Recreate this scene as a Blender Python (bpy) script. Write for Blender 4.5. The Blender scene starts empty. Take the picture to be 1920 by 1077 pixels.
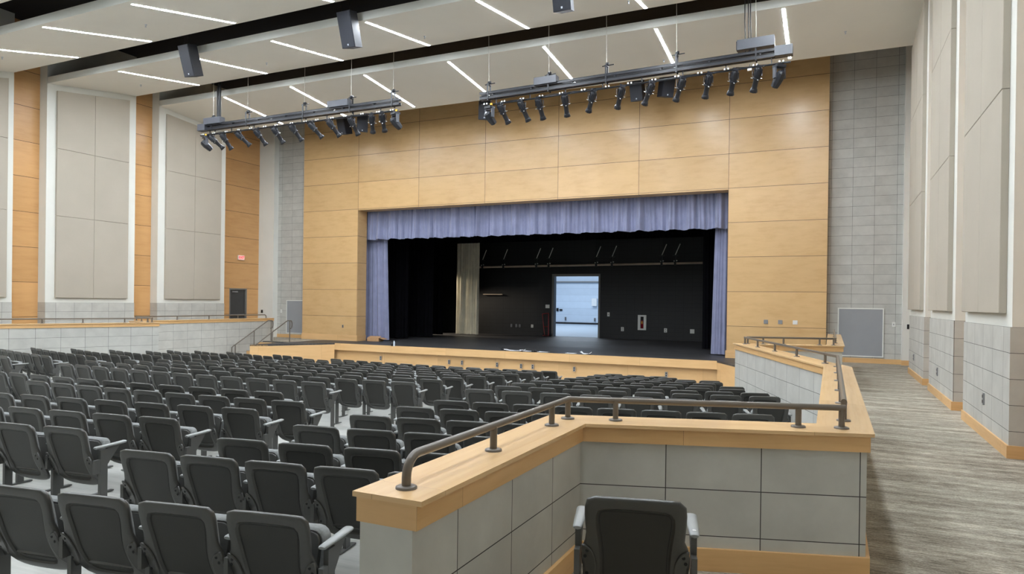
import bpy, math, random
from mathutils import Vector, Matrix
random.seed(7)
S = bpy.context.scene
COL = S.collection

# ------------------------------------------------------------------ camera
cam = bpy.data.cameras.new('camera')
cam_o = bpy.data.objects.new('camera', cam); COL.objects.link(cam_o)
yaw, pitch, roll = math.radians(25.057), math.radians(-0.1758), math.radians(0.7647)
fw = Vector((-math.sin(yaw)*math.cos(pitch), math.cos(yaw)*math.cos(pitch), math.sin(pitch)))
r0 = Vector((math.cos(yaw), math.sin(yaw), 0)); u0 = r0.cross(fw)
rr = math.cos(roll)*r0 + math.sin(roll)*u0
uu = -math.sin(roll)*r0 + math.cos(roll)*u0
M = Matrix(((rr.x, uu.x, -fw.x, 0), (rr.y, uu.y, -fw.y, 0), (rr.z, uu.z, -fw.z, 1.75), (0, 0, 0, 1)))
cam_o.matrix_world = M
cam.sensor_width = 36; cam.sensor_fit = 'HORIZONTAL'
cam.lens = 1280.22*36/1920
cam.shift_y = (570.78-538.5)/1920
cam.clip_start = 0.05; cam.clip_end = 200
S.camera = cam_o
# ------------------------------------------------------------------ world, view
w = bpy.data.worlds.new('world'); S.world = w; w.use_nodes = True
w.node_tree.nodes['Background'].inputs[0].default_value = (0.75, 0.8, 0.9, 1)
w.node_tree.nodes['Background'].inputs[1].default_value = 0.02
S.view_settings.view_transform = 'Standard'; S.view_settings.look = 'None'
S.view_settings.gamma = 1; S.view_settings.use_curve_mapping = False
S.view_settings.exposure = 2.33
LED = 38.0            # strength of the linear ceiling lights

# ------------------------------------------------------------------ materials
def srgb(c):
    return tuple(((v/255)/12.92 if v/255 <= .04045 else ((v/255+.055)/1.055)**2.4) for v in c)
class NB:
    def __init__(s, name):
        s.m = bpy.data.materials.new(name); s.m.use_nodes = True
        s.t = s.m.node_tree; s.n = s.t.nodes; s.l = s.t.links
        s.b = s.n['Principled BSDF']
    def new(s, typ, **k):
        n = s.n.new(typ)
        for a, v in k.items(): setattr(n, a, v)
        return n
    def set(s, sock, v):
        if hasattr(v, 'default_value') or hasattr(v, 'is_output'): s.l.new(v, sock)
        else: sock.default_value = v
    def math(s, op, a, b=0.0, c=None):
        n = s.new('ShaderNodeMath', operation=op)
        s.set(n.inputs[0], a); s.set(n.inputs[1], b)
        if c is not None: s.set(n.inputs[2], c)
        return n.outputs[0]
    def vec(s, x, y, z=0.0):
        n = s.new('ShaderNodeCombineXYZ')
        for i, v in enumerate((x, y, z)): s.set(n.inputs[i], v)
        return n.outputs[0]
    def noise(s, v, scale, detail=3, rough=.5, w=None):
        n = s.new('ShaderNodeTexNoise')
        if w is not None:
            n.noise_dimensions = '4D'; s.set(n.inputs['W'], w)
        s.l.new(v, n.inputs['Vector']); n.inputs['Scale'].default_value = scale
        n.inputs['Detail'].default_value = detail; n.inputs['Roughness'].default_value = rough
        return n.outputs['Fac']
    def ramp(s, f, stops):
        n = s.new('ShaderNodeValToRGB'); s.l.new(f, n.inputs[0]); e = n.color_ramp.elements
        while len(e) < len(stops): e.new(.5)
        for i, (p, c) in enumerate(stops): e[i].position = p; e[i].color = (*c, 1)
        return n.outputs[0]
    def mix(s, f, a, b, mode='MIX'):
        n = s.new('ShaderNodeMix', data_type='RGBA', blend_type=mode)
        s.set(n.inputs[0], f)
        for i, v in ((6, a), (7, b)):
            if isinstance(v, tuple): n.inputs[i].default_value = (*v, 1) if len(v) == 3 else v
            else: s.l.new(v, n.inputs[i])
        return n.outputs[2]
    def bump(s, h, strength=.2, dist=.01):
        n = s.new('ShaderNodeBump'); n.inputs['Strength'].default_value = strength
        n.inputs['Distance'].default_value = dist; s.l.new(h, n.inputs['Height'])
        s.l.new(n.outputs[0], s.b.inputs['Normal'])
    def uv(s):
        t = s.new('ShaderNodeUVMap'); x = s.new('ShaderNodeSeparateXYZ'); s.l.new(t.outputs[0], x.inputs[0])
        return x.outputs[0], x.outputs[1]
    def pos(s):
        g = s.new('ShaderNodeNewGeometry'); return g.outputs['Position']
    def obj(s):
        g = s.new('ShaderNodeTexCoord'); return g.outputs['Object']
def plain(name, c, rough=.6, metal=0, var=.08, scale=6, bump=0, spec=.5, c2=None):
    b = NB(name); col = srgb(c); p = b.obj()
    f = b.noise(p, scale, 4)
    lo = tuple(v*(1-var) for v in col); hi = tuple(min(1, v*(1+var)) for v in col)
    b.l.new(b.ramp(f, [(.3, lo), (.7, hi)]), b.b.inputs['Base Color'])
    b.b.inputs['Roughness'].default_value = rough; b.b.inputs['Metallic'].default_value = metal
    b.b.inputs['Specular IOR Level'].default_value = spec
    if bump: b.bump(b.noise(p, scale*12, 2), bump, .004)
    return b.m
def glow(name, c, strength):
    b = NB(name); b.b.inputs['Base Color'].default_value = (*srgb(c), 1)
    b.b.inputs['Emission Color'].default_value = (*srgb(c), 1); b.b.inputs['Emission Strength'].default_value = strength
    return b.m
def grid(name, cw, ch, ou, ov, jw, jc, base, var, rough, grain=None, spec=.5, blotch=.12, vj=True):
    """panels or tiles laid on the face's own metre coordinates, thin joints between"""
    b = NB(name); u, v = b.uv()
    U = b.math('DIVIDE', b.math('SUBTRACT', u, ou), cw); V = b.math('DIVIDE', b.math('SUBTRACT', v, ov), ch)
    iu = b.math('FLOOR', U); iv = b.math('FLOOR', V)
    fu = b.math('SUBTRACT', U, iu); fv = b.math('SUBTRACT', V, iv)
    du = b.math('MULTIPLY', b.math('MINIMUM', fu, b.math('SUBTRACT', 1.0, fu)), cw)
    dv = b.math('MULTIPLY', b.math('MINIMUM', fv, b.math('SUBTRACT', 1.0, fv)), ch)
    d = b.math('MINIMUM', du, dv) if vj else dv
    j = b.math('LESS_THAN', d, jw/2)
    wn = b.new('ShaderNodeTexWhiteNoise', noise_dimensions='2D'); b.l.new(b.vec(iu, iv), wn.inputs[0])
    rnd = wn.outputs['Value']; col = srgb(base)
    if grain:
        gx, gy = grain
        n1 = b.noise(b.vec(b.math('MULTIPLY', u, gx), b.math('MULTIPLY', v, gy)), 1.0, 6, .62, w=b.math('MULTIPLY', rnd, 9.0))
        n2 = b.noise(b.vec(b.math('MULTIPLY', u, gx*.8), b.math('MULTIPLY', v, gy*.25)), 1.0, 4, .6, w=b.math('MULTIPLY', rnd, 5.0))
        f = b.math('ADD', b.math('MULTIPLY', n1, .55), b.math('MULTIPLY', n2, .45))
        lo = (col[0]*.86, col[1]*.80, col[2]*.72); hi = (min(1, col[0]*1.08), min(1, col[1]*1.09), min(1, col[2]*1.12))
        c = b.ramp(f, [(.28, lo), (.5, col), (.72, hi)])
    else:
        n1 = b.noise(b.vec(u, v), 2.3, 6, .6, w=b.math('MULTIPLY', rnd, 7.0))
        lo = tuple(x*(1-blotch) for x in col); hi = tuple(x*(1+blotch) for x in col)
        c = b.ramp(n1, [(.3, lo), (.7, hi)])
    k = b.math('ADD', 1-var, b.math('MULTIPLY', rnd, 2*var))
    c = b.mix(1.0, c, b.vec(k, k, k), 'MULTIPLY')
    c = b.mix(j, c, srgb(jc))
    b.l.new(c, b.b.inputs['Base Color'])
    b.l.new(b.math('ADD', rough, b.math('MULTIPLY', j, .3)), b.b.inputs['Roughness'])
    b.b.inputs['Specular IOR Level'].default_value = spec
    return b.m
MT = {}
MT['tile_half'] = grid('stone_tile_low', .61, .305, .0, -.08, .006, (60, 56, 54), (186, 185, 178), .035, .55, blotch=.12)
MT['tile'] = grid('stone_tile', .61, .305, .0, .01, .006, (60, 56, 54), (186, 185, 178), .035, .55, blotch=.12)
MT['wood_panel'] = grid('maple_panel', 3.02, 1.138, -18.225, 1.056, .012, (58, 42, 30), (208, 171, 120), .05, .28, grain=(1.6, 7))
MT['wood_strip'] = grid('maple_strip', 40, 1.138, -20, 1.056, .014, (64, 42, 26), (206, 159, 105), .06, .32, grain=(1.2, 9))
MT['wood_cap'] = grid('maple_cap', 1.7, 5, .2, -2, .002, (150, 110, 66), (216, 180, 132), .05, .26, grain=(1.3, 34))
MT['wood_trim'] = grid('maple_trim', 2.4, 5, .4, -2, .002, (140, 100, 60), (214, 172, 118), .05, .42, grain=(1.6, 26))
MT['wood_stage'] = grid('maple_stage_front', 2.44, 9, .3, -5, .003, (150, 104, 60), (218, 178, 126), .05, .36, grain=(.9, 10))
MT['plaster'] = plain('white_plaster', (222, 222, 214), .7, var=.02, scale=2)
MT['cloud'] = plain('ceiling_plaster', (226, 222, 212), .8, var=.015, scale=1)
MT['black_deck'] = plain('black_deck', (12, 15, 24), .8, var=.2, scale=1)
MT['black_wall'] = grid('black_painted_block', .4, .2, 0, 0, .006, (7, 7, 9), (16, 17, 19), .10, .55, blotch=.2)
MT['black_cloth'] = plain('black_velour', (10, 10, 14), .95, var=.2, scale=3, spec=.1)
MT['black'] = plain('black_paint', (26, 27, 30), .5, var=.1)
MT['fixture'] = plain('fixture_black_metal', (30, 32, 38), .42, var=.12, scale=20)
MT['truss'] = plain('truss_grey_steel', (32, 34, 40), .4, var=.1, scale=3)
MT['box_grey'] = plain('grey_enclosure', (76, 78, 84), .45, var=.05)
MT['clip'] = plain('bright_clamp_metal', (232, 232, 230), .25, metal=.3, var=.03)
MT['yellow'] = plain('yellow_tag', (216, 170, 50), .5)
MT['rail'] = plain('bronze_rail_paint', (104, 96, 86), .30, var=.03, scale=3)
MT['plastic'] = plain('charcoal_plastic', (54, 53, 49), .36, var=.04, scale=12, bump=.05, spec=.8)
MT['plastic_panel'] = plain('charcoal_back_panel', (42, 41, 37), .48, var=.04, scale=12, bump=.08)
MT['arm'] = plain('grey_arm_plastic', (140, 143, 141), .38, var=.03, scale=9)
MT['fabric'] = plain('grey_seat_fabric', (132, 134, 133), .9, var=.12, scale=60, bump=.3, spec=.2)
MT['post'] = plain('charcoal_post_metal', (80, 80, 78), .42, var=.04)
MT['hole'] = plain('dark_hole', (12, 12, 12), .7)
MT['sticker'] = plain('white_sticker', (240, 240, 240), .4)
MT['speaker'] = plain('speaker_black', (30, 33, 42), .55, var=.08, scale=30)
MT['badge'] = plain('badge_silver', (190, 196, 204), .3, metal=.6)
MT['cable'] = plain('steel_cable', (190, 186, 176), .4)
MT['wire'] = plain('black_cable', (14, 14, 16), .5)
MT['grey_board'] = plain('grey_access_panel', (150, 153, 156), .5, var=.03, scale=2)
MT['white_frame'] = plain('white_frame', (224, 226, 220), .5, var=.02)
MT['plate'] = plain('steel_plate', (150, 150, 152), .35, metal=.5, var=.05)
MT['plate_white'] = plain('white_plate', (226, 226, 220), .4, var=.02)
MT['door'] = plain('charcoal_door', (64, 64, 64), .5, var=.05)
MT['frame_grey'] = plain('grey_door_frame', (120, 118, 114), .5, var=.04)
MT['beam_beige'] = plain('pale_batten', (196, 178, 158), .6, var=.12, scale=3)
MT['red'] = plain('red_paint', (130, 24, 22), .45)
MT['extinguisher'] = plain('red_cylinder', (150, 20, 34), .35)
MT['cardboard'] = plain('cardboard', (186, 146, 104), .8, var=.06)
MT['paper'] = plain('white_paper', (236, 238, 240), .7, var=.03)
MT['bottle'] = plain('pale_bottle', (190, 200, 212), .3)
MT['led'] = glow('led_diffuser', (238, 246, 255), LED); MT['led_fill'] = glow('led_diffuser_fill', (238, 246, 255), LED*.85)  # the weaker glow is for fill strips added above the viewer
MT['gym_wall'] = grid('pale_block_wall', 30, .55, 0, .21, .014, (176, 190, 206), (206, 220, 236), .06, .6, vj=False, blotch=.03)
MT['gym_floor'] = plain('pale_floor', (168, 180, 192), .35, var=.04, scale=1)
MT['stair_carpet'] = plain('stair_tread', (120, 116, 108), .9, var=.2, scale=30)

def cloth(name, c, rough=.85, sheen=.3):
    b = NB(name); p = b.pos(); col = srgb(c)
    f = b.noise(p, 3.0, 3); c2 = b.ramp(f, [(.3, tuple(v*.9 for v in col)), (.7, tuple(v*1.08 for v in col))])
    b.l.new(c2, b.b.inputs['Base Color']); b.b.inputs['Roughness'].default_value = rough
    b.b.inputs['Sheen Weight'].default_value = sheen
    b.b.inputs['Specular IOR Level'].default_value = .15
    return b.m
MT['curtain'] = cloth('blue_grey_velour', (136, 140, 168))
MT['muslin'] = cloth('natural_muslin', (232, 224, 200), .8, .1)
def fabric_panel(name, c):
    b = NB(name); p = b.pos(); col = srgb(c)
    f = b.noise(p, 1.2, 3); f2 = b.noise(p, 260, 2)
    k = b.math('ADD', b.math('MULTIPLY', f, .4), b.math('MULTIPLY', f2, .6))
    b.l.new(b.ramp(k, [(.3, tuple(v*.93 for v in col)), (.7, tuple(v*1.06 for v in col))]), b.b.inputs['Base Color'])
    b.b.inputs['Roughness'].default_value = .95; b.b.inputs['Specular IOR Level'].default_value = .1
    b.bump(f2, .25, .003); return b.m
MT['acoustic'] = fabric_panel('taupe_acoustic_fabric', (180, 172, 158))
def carpet():
    b = NB('streaked_carpet'); p = b.pos()
    x = b.new('ShaderNodeSeparateXYZ'); b.l.new(p, x.inputs[0]); X, Y = x.outputs[0], x.outputs[1]
    n1 = b.noise(b.vec(b.math('MULTIPLY', X, 8.0), b.math('MULTIPLY', Y, 62.0)), 1, 6, .78)
    n2 = b.noise(b.vec(b.math('MULTIPLY', X, .8), b.math('MULTIPLY', Y, 5.0)), 1, 4, .6)
    n3 = b.noise(b.vec(b.math('MULTIPLY', X, 60.0), b.math('MULTIPLY', Y, 130.0)), 1, 2, .6)
    f = b.math('ADD', b.math('ADD', b.math('MULTIPLY', n1, .5), b.math('MULTIPLY', n2, .3)), b.math('MULTIPLY', n3, .2))
    c = b.ramp(f, [(.40, srgb((96, 89, 78))), (.47, srgb((140, 133, 120))), (.54, srgb((178, 171, 156))), (.62, srgb((226, 220, 204)))])
    b.l.new(c, b.b.inputs['Base Color']); b.b.inputs['Roughness'].default_value = .95
    b.b.inputs['Specular IOR Level'].default_value = .1
    b.bump(n3, .4, .004); return b.m
MT['carpet'] = carpet()
def concrete():
    b = NB('grey_floor_coating'); p = b.pos()
    x = b.new('ShaderNodeSeparateXYZ'); b.l.new(p, x.inputs[0]); X, Y = x.outputs[0], x.outputs[1]
    n = b.noise(p, 1.1, 6, .6); n2 = b.noise(b.vec(b.math('MULTIPLY', X, 1.5), b.math('MULTIPLY', Y, 14.0)), 1, 4, .6)
    f = b.math('ADD', b.math('MULTIPLY', n, .5), b.math('MULTIPLY', n2, .5))
    b.l.new(b.ramp(f, [(.35, srgb((158, 158, 153))), (.65, srgb((188, 188, 182)))]), b.b.inputs['Base Color'])
    b.b.inputs['Roughness'].default_value = .5; return b.m
MT['concrete'] = concrete()
def stagefloor():
    b = NB('black_stage_floor'); p = b.pos()
    x = b.new('ShaderNodeSeparateXYZ'); b.l.new(p, x.inputs[0]); X, Y = x.outputs[0], x.outputs[1]
    n = b.noise(b.vec(b.math('MULTIPLY', X, .5), b.math('MULTIPLY', Y, 3.0)), 1, 6, .65)
    n2 = b.noise(b.vec(b.math('MULTIPLY', X, 2.0), b.math('MULTIPLY', Y, 16.0)), 1, 5, .7)
    f = b.math('ADD', b.math('MULTIPLY', n, .55), b.math('MULTIPLY', n2, .45))
    b.l.new(b.ramp(f, [(.4, srgb((40, 40, 43))), (.55, srgb((66, 65, 66))), (.72, srgb((112, 108, 105)))]), b.b.inputs['Base Color'])
    b.b.inputs['Roughness'].default_value = .5; return b.m
MT['stage'] = stagefloor()

# ------------------------------------------------------------------ mesh builder
class MB:
    def __init__(s, uo=0.0): s.uo = uo; s.v = []; s.f = []; s.uv = []; s.mi = []; s.sm = []; s.mats = []
    def mat(s, m):
        if m not in s.mats: s.mats.append(m)
        return s.mats.index(m)
    def face(s, pts, m, uvs=None, smooth=False):
        i = len(s.v); s.v += [tuple(p) for p in pts]; s.f.append(tuple(range(i, i+len(pts))))
        s.uv += uvs if uvs else [(p[0], p[2]) for p in pts]
        s.mi.append(s.mat(m)); s.sm.append(smooth)
    def faces_idx(s, verts, faces, m, smooth=True, uvs=None):
        i = len(s.v); s.v += [tuple(p) for p in verts]
        for f in faces:
            s.f.append(tuple(i+k for k in f)); s.mi.append(s.mat(m)); s.sm.append(smooth)
            s.uv += [(uvs[k] if uvs else (verts[k][0], verts[k][2])) for k in f]
    def box(s, x0, x1, y0, y1, z0, z1, m, X=None, skip=''):
        P = lambda x, y, z: Vector((x, y, z))
        q = {'-y': [(x0, y0, z0), (x1, y0, z0), (x1, y0, z1), (x0, y0, z1)], '+y': [(x1, y1, z0), (x0, y1, z0), (x0, y1, z1), (x1, y1, z1)],
             '-x': [(x0, y1, z0), (x0, y0, z0), (x0, y0, z1), (x0, y1, z1)], '+x': [(x1, y0, z0), (x1, y1, z0), (x1, y1, z1), (x1, y0, z1)],
             '-z': [(x0, y1, z0), (x1, y1, z0), (x1, y0, z0), (x0, y0, z0)], '+z': [(x0, y0, z1), (x1, y0, z1), (x1, y1, z1), (x0, y1, z1)]}
        for k, pts in q.items():
            if k in skip.split(): continue
            uv = [((p[0] if k[1] != 'x' else p[1])-s.uo, (p[2] if k[1] != 'z' else p[1])) for p in pts]
            s.face([X @ Vector(p) for p in pts] if X else pts, m, uv)
        return s
    def prism(s, poly, z0, z1, m, mside=None):
        n = len(poly); mside = mside or m
        a = sum(poly[i][0]*poly[(i+1) % n][1]-poly[(i+1) % n][0]*poly[i][1] for i in range(n))
        if a < 0: poly = poly[::-1]
        s.face([(x, y, z1) for x, y in poly], m, [(x, y) for x, y in poly])
        s.face([(x, y, z0) for x, y in poly[::-1]], m, [(x, y) for x, y in poly[::-1]])
        L = 0
        for i in range(n):
            a, b = poly[i], poly[(i+1) % n]; d = math.dist(a, b)
            s.face([(*a, z0), (*b, z0), (*b, z1), (*a, z1)], mside, [(L, z0), (L+d, z0), (L+d, z1), (L, z1)]); L += d
    def tube(s, path, r, m, n=10, caps=True, rs=None):
        path = [Vector(p) for p in path]; rings = []; ref = None
        for i, p in enumerate(path):
            t = (path[min(i+1, len(path)-1)]-path[max(i-1, 0)]).normalized()
            if ref is None:
                ref = Vector((0, 0, 1)) if abs(t.z) < .9 else Vector((1, 0, 0))
            a = (ref-t*ref.dot(t)).normalized(); ref = a; b = t.cross(a)
            R_ = rs[i] if rs else r
            rings.append([p+R_*(math.cos(2*math.pi*k/n)*a+math.sin(2*math.pi*k/n)*b) for k in range(n)])
        vs = [q for R_ in rings for q in R_]; fs = []
        for i in range(len(rings)-1):
            for k in range(n):
                fs.append((i*n+k, i*n+(k+1) % n, (i+1)*n+(k+1) % n, (i+1)*n+k))
        s.faces_idx(vs, fs, m, True)
        if caps:
            s.face(rings[0][::-1], m); s.face(rings[-1], m)
    def lathe(s, prof, m, n=16, X=None):
        """prof: (r, z) pairs round local z"""
        vs = []
        for r_, z in prof:
            for k in range(n):
                p = Vector((r_*math.cos(2*math.pi*k/n), r_*math.sin(2*math.pi*k/n), z)); vs.append(X @ p if X else p)
        fs = [(i*n+k, i*n+(k+1) % n, (i+1)*n+(k+1) % n, (i+1)*n+k) for i in range(len(prof)-1) for k in range(n)]
        s.faces_idx(vs, fs, m, True)
    def loops(s, loops, m, smooth=True, close_last=True, mlast=None, close_first=False):
        n = len(loops[0]); vs = [p for L in loops for p in L]
        fs = [(i*n+k, i*n+(k+1) % n, (i+1)*n+(k+1) % n, (i+1)*n+k) for i in range(len(loops)-1) for k in range(n)]
        s.faces_idx(vs, fs, m, smooth)
        if close_last: s.face(loops[-1], mlast or m, smooth=smooth)
        if close_first: s.face(loops[0][::-1], m, smooth=False)
    def build(s, name, parent=None, loc=None, rot=None, weld=False):
        me = bpy.data.meshes.new(name); me.from_pydata([tuple(v) for v in s.v], [], s.f)
        for k in s.mats: me.materials.append(MT[k] if isinstance(k, str) else k)
        me.polygons.foreach_set('material_index', s.mi); me.polygons.foreach_set('use_smooth', s.sm)
        uv = me.uv_layers.new(name='UVMap')
        flat = [c for p in s.uv for c in p]; uv.data.foreach_set('uv', flat)
        me.update()
        o = bpy.data.objects.new(name, me); COL.objects.link(o)
        if loc is not None: o.location = loc
        if rot is not None: o.rotation_euler = rot
        if parent: o.parent = parent
        return o
def empty(name, loc=(0, 0, 0), rz=0, label=None, cat=None, group=None):
    o = bpy.data.objects.new(name, None); COL.objects.link(o); o.location = loc; o.rotation_euler = (0, 0, rz)
    o.empty_display_size = .1
    if label: tag(o, label, cat, group)
    return o
def tag(o, label, cat, group=None):
    o['label'] = label; o['category'] = cat
    if group: o['group'] = group
    return o
def struct(o): o['kind'] = 'structure'; return o
def offs(P, d):
    out = []; n = len(P)
    for i in range(n):
        ds = []
        if i > 0: ds.append((Vector(P[i])-Vector(P[i-1])).normalized())
        if i < n-1: ds.append((Vector(P[i+1])-Vector(P[i])).normalized())
        ns = [Vector((t.y, -t.x)) for t in ds]
        m = ns[0] if len(ns) == 1 else (ns[0]+ns[1])/(1+ns[0].dot(ns[1]))
        q = Vector(P[i])+m*d; out.append((q.x, q.y))
    return out
def ribbon(mb, P, o0, o1, z0, z1, ms, mt=None, uo=0.0):
    """wall band following polyline P between side offsets o0 < o1 (positive = right of travel)"""
    mt = mt or ms; A = offs(P, o0); B = offs(P, o1); L = uo if isinstance(uo, float) else 0
    for i in range(len(P)-1):
        if not isinstance(uo, float): L = uo[i]
        d = math.dist(P[i], P[i+1])
        mb.face([(*B[i], z0), (*B[i+1], z0), (*B[i+1], z1), (*B[i], z1)], ms, [(L, z0), (L+d, z0), (L+d, z1), (L, z1)])
        mb.face([(*A[i+1], z0), (*A[i], z0), (*A[i], z1), (*A[i+1], z1)], ms, [(L+d, z0), (L, z0), (L, z1), (L+d, z1)])
        mb.face([(*A[i], z1), (*B[i], z1), (*B[i+1], z1), (*A[i+1], z1)], mt, [(L, o0), (L, o1), (L+d, o1), (L+d, o0)])
        mb.face([(*B[i], z0), (*A[i], z0), (*A[i+1], z0), (*B[i+1], z0)], mt, [(L, o1), (L, o0), (L+d, o0), (L+d, o1)])
        L += d
    w_ = abs(o1-o0)
    mb.face([(*A[0], z0), (*B[0], z0), (*B[0], z1), (*A[0], z1)], ms, [(.1, z0), (.1+w_, z0), (.1+w_, z1), (.1, z1)])
    mb.face([(*B[-1], z0), (*A[-1], z0), (*A[-1], z1), (*B[-1], z1)], ms, [(.1, z0), (.1+w_, z0), (.1+w_, z1), (.1, z1)])
mir = lambda x: -21.4-x
def child_copy(o, parent=None):
    c = o.copy(); COL.objects.link(c)
    if parent is not None: c.parent = parent
    for ch in KIDS.get(o.name, []): child_copy(ch, c)
    return c
KIDS = {}
def remember(root):
    for o in bpy.data.objects:
        if o.parent: KIDS.setdefault(o.parent.name, [])
    def rec(o):
        KIDS[o.name] = [c for c in bpy.data.objects if c.parent == o]
        for c in KIDS[o.name]: rec(c)
    rec(root)

# ------------------------------------------------------------------ the seating bowl
YC, XC, PITCH = 43.1, -10.7, .551
ZK = [(0, .70), (2.8, .64), (4.3, .60), (8.5, .42), (16.8, -.11), (17.5, -.13), (60, -.13)]
def lerp(tab, x):
    if x <= tab[0][0]: return tab[0][1]
    for (a, va), (b, vb) in zip(tab, tab[1:]):
        if x <= b: return va+(vb-va)*(x-a)/(b-a)
    return tab[-1][1]
def floor_z(Ym): return lerp(ZK, Ym)-.84
def floor_at(x, y): return floor_z(YC-math.hypot(x-XC, YC-y))

# floors
mb = MB(); xs = [-21.5+.4*i for i in range(55)]; ys = [-5+.4*i for i in range(69)]
vs = [(x, y, floor_at(x, y)) for y in ys for x in xs]; nx = len(xs)
mb.faces_idx(vs, [(j*nx+i, j*nx+i+1, (j+1)*nx+i+1, (j+1)*nx+i) for j in range(len(ys)-1) for i in range(nx-1)], 'concrete', True)
struct(mb.build('floor'))
RW = [(-1.65, 2.33), (-1.65, 4.47), (.09, 5.02), (.09, 10.15), (-1.66, 15.0), (.09, 15.64), (.09, 21.9)]   # centre line of the right half wall
LW = [(mir(x), y) for x, y in RW]
right_poly = [(-1.65, -5), (-1.65, 4.47), (.09, 5.02), (.09, 10.15), (-1.66, 15.0), (.09, 15.64), (.09, 21.3), (-1.45, 21.3), (-1.45, 23.9), (2.7, 23.9), (2.7, -5)]
for poly in (right_poly, [(mir(x), y) for x, y in right_poly]):
    mb = MB(); mb.prism(poly, -1.25, 0, 'carpet', 'black'); struct(mb.build('floor'))
# stage floor and its wooden front
front = [(-19.95, 19.25), (-19.45, 19.66), (-18.15, 21.95), (-3.2, 22.03), (-1.95, 19.66), (-1.45, 19.25)]
mb = MB(); mb.prism([(-19.95, 19.25), (-19.45, 19.66), (-18.13, 21.97), (-3.22, 22.05), (-1.95, 19.66), (-1.45, 19.25), (-1.45, 23.9), (1.9, 23.9), (1.9, 33.1), (-23.3, 33.1), (-23.3, 23.9), (-19.95, 23.9)], -.05, .002, 'stage')
struct(mb.build('floor'))
mb = MB()
ribbon(mb, front[:3], -.05, 0.0, -1.05, -.004, 'wood_stage'); ribbon(mb, front[3:], -.05, 0.0, -1.05, -.004, 'wood_stage')
ribbon(mb, front[2:4], -.04, .0, -.27, -.002, 'wood_stage')
ribbon(mb, [(-18.6, 22.14), (-2.8, 22.2)], -.05, 0, -1.05, -.24, 'wood_stage')
stage_front = struct(mb.build('trim_1'))

# stairs on the left beside the stage
mb = MB()
for k in range(6):
    y = 19.5+.3*k; mb.box(-21.32, -19.97, y, 21.35, -1.0+.1617*k, -1.0+.1617*(k+1)-.002, 'wood_trim')
    mb.box(-21.32, -19.97, y, y+.3, -1.0+.1617*(k+1)-.002, -1.0+.1617*(k+1)+(.0 if k == 5 else .006), 'stair_carpet')
tag(mb.build('stage_steps'), 'short flight of maple steps rising to the stage landing at far left', 'steps')

# ------------------------------------------------------------------ side walls, front wall
faces = [(-5, 1.0), (1.6, 4.6), (5.6, 8.65), (9.70, 12.77), (13.77, 16.92), (17.87, 21.05)]
def side_wall(sign):
    X = (lambda x: x) if sign > 0 else mir
    nm_ = 'wall_right' if sign > 0 else 'wall_left'
    def bx(mb, x0, x1, *a, **k): mb.box(*sorted((X(x0), X(x1))), *a, **k)
    for y0, y1 in faces:
        mb = MB(y0+.34); bx(mb, 1.9, 2.6, y0, y1, 0, 1.535, 'tile'); struct(mb.build(nm_))
        mb = MB(); bx(mb, 1.918, 2.6, y0, y1, 1.535, 10.6, 'plaster'); struct(mb.build(nm_))
    for (a, y0), (y1, b) in zip(faces, faces[1:]):
        mb = MB(); bx(mb, 2.3, 2.7, y0, y1, 0, 10.6, 'wood_strip'); struct(mb.build(nm_))
    # the bay with the exit door
    for a, b, c_ in ((21.05, 21.95, 0), (22.95, 23.62, 0), (21.95, 22.95, 2.2)):
        mb = MB(); bx(mb, 2.6, 2.75, a, b, c_, 10.6, 'wood_strip'); struct(mb.build(nm_))
    mb = MB(); bx(mb, 2.95, 3.1, 21.05, 23.62, 0, 10.6, 'black_deck'); struct(mb.build(nm_))
side_wall(1); side_wall(-1)
mb = MB()   # proscenium
mb.box(-21.2, -18.21, 23.45, 24.05, 0, 10.6, 'wood_panel'); mb.box(-3.13, -.135, 23.45, 24.05, 0, 10.6, 'wood_panel')
mb.box(-18.21, -3.13, 23.45, 24.05, 5.56, 10.6, 'wood_panel')
struct(mb.build('wall_front'))
for a, b, q in ((-.135, 1.95, .566), (-23.1, -21.2, -22.88)):
    mb = MB(q); mb.box(a, b, 23.9, 24.2, 0, 10.6, 'tile'); struct(mb.build('wall_front'))
mb = MB(); mb.box(1.95, 3.0, 23.62, 24.2, 0, 10.6, 'plaster'); mb.box(-24.4, -23.1, 23.62, 24.2, 0, 10.6, 'plaster')
struct(mb.build('wall_front'))
mb = MB(); mb.box(-24.4, 3.0, -5.2, -5, -.2, 10.6, 'plaster'); struct(mb.build('wall_back'))
# baseboards
mb = MB()
for y0, y1 in faces:
    mb.box(1.878, 1.9, y0-.022, y1, 0, .15, 'wood_trim'); mb.box(1.9, 2.29, y0-.022, y0, 0, .15, 'wood_trim')
mb.box(-.12, 1.95, 23.878, 23.9, 0, .15, 'wood_trim'); mb.box(1.93, 2.59, 23.598, 23.62, 0, .15, 'wood_trim')
struct(mb.build('baseboard_right'))
mb = MB()
for y0, y1 in faces:
    mb.box(-23.3, -23.278, y0-.022, y1, 0, .15, 'wood_trim')
mb.box(-23.08, -21.23, 23.878, 23.9, 0, .15, 'wood_trim'); mb.box(-23.99, -23.08, 23.598, 23.62, 0, .15, 'wood_trim')
struct(mb.build('baseboard_left'))
mb = MB()
mb.box(-21.22, -18.19, 23.428, 23.45, 0, .25, 'wood_stage'); mb.box(-18.21, -18.188, 23.45, 24.05, 0, .25, 'wood_stage')
mb.box(-3.152, -.115, 23.428, 23.45, 0, .25, 'wood_stage')
struct(mb.build('baseboard_front'))
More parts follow.
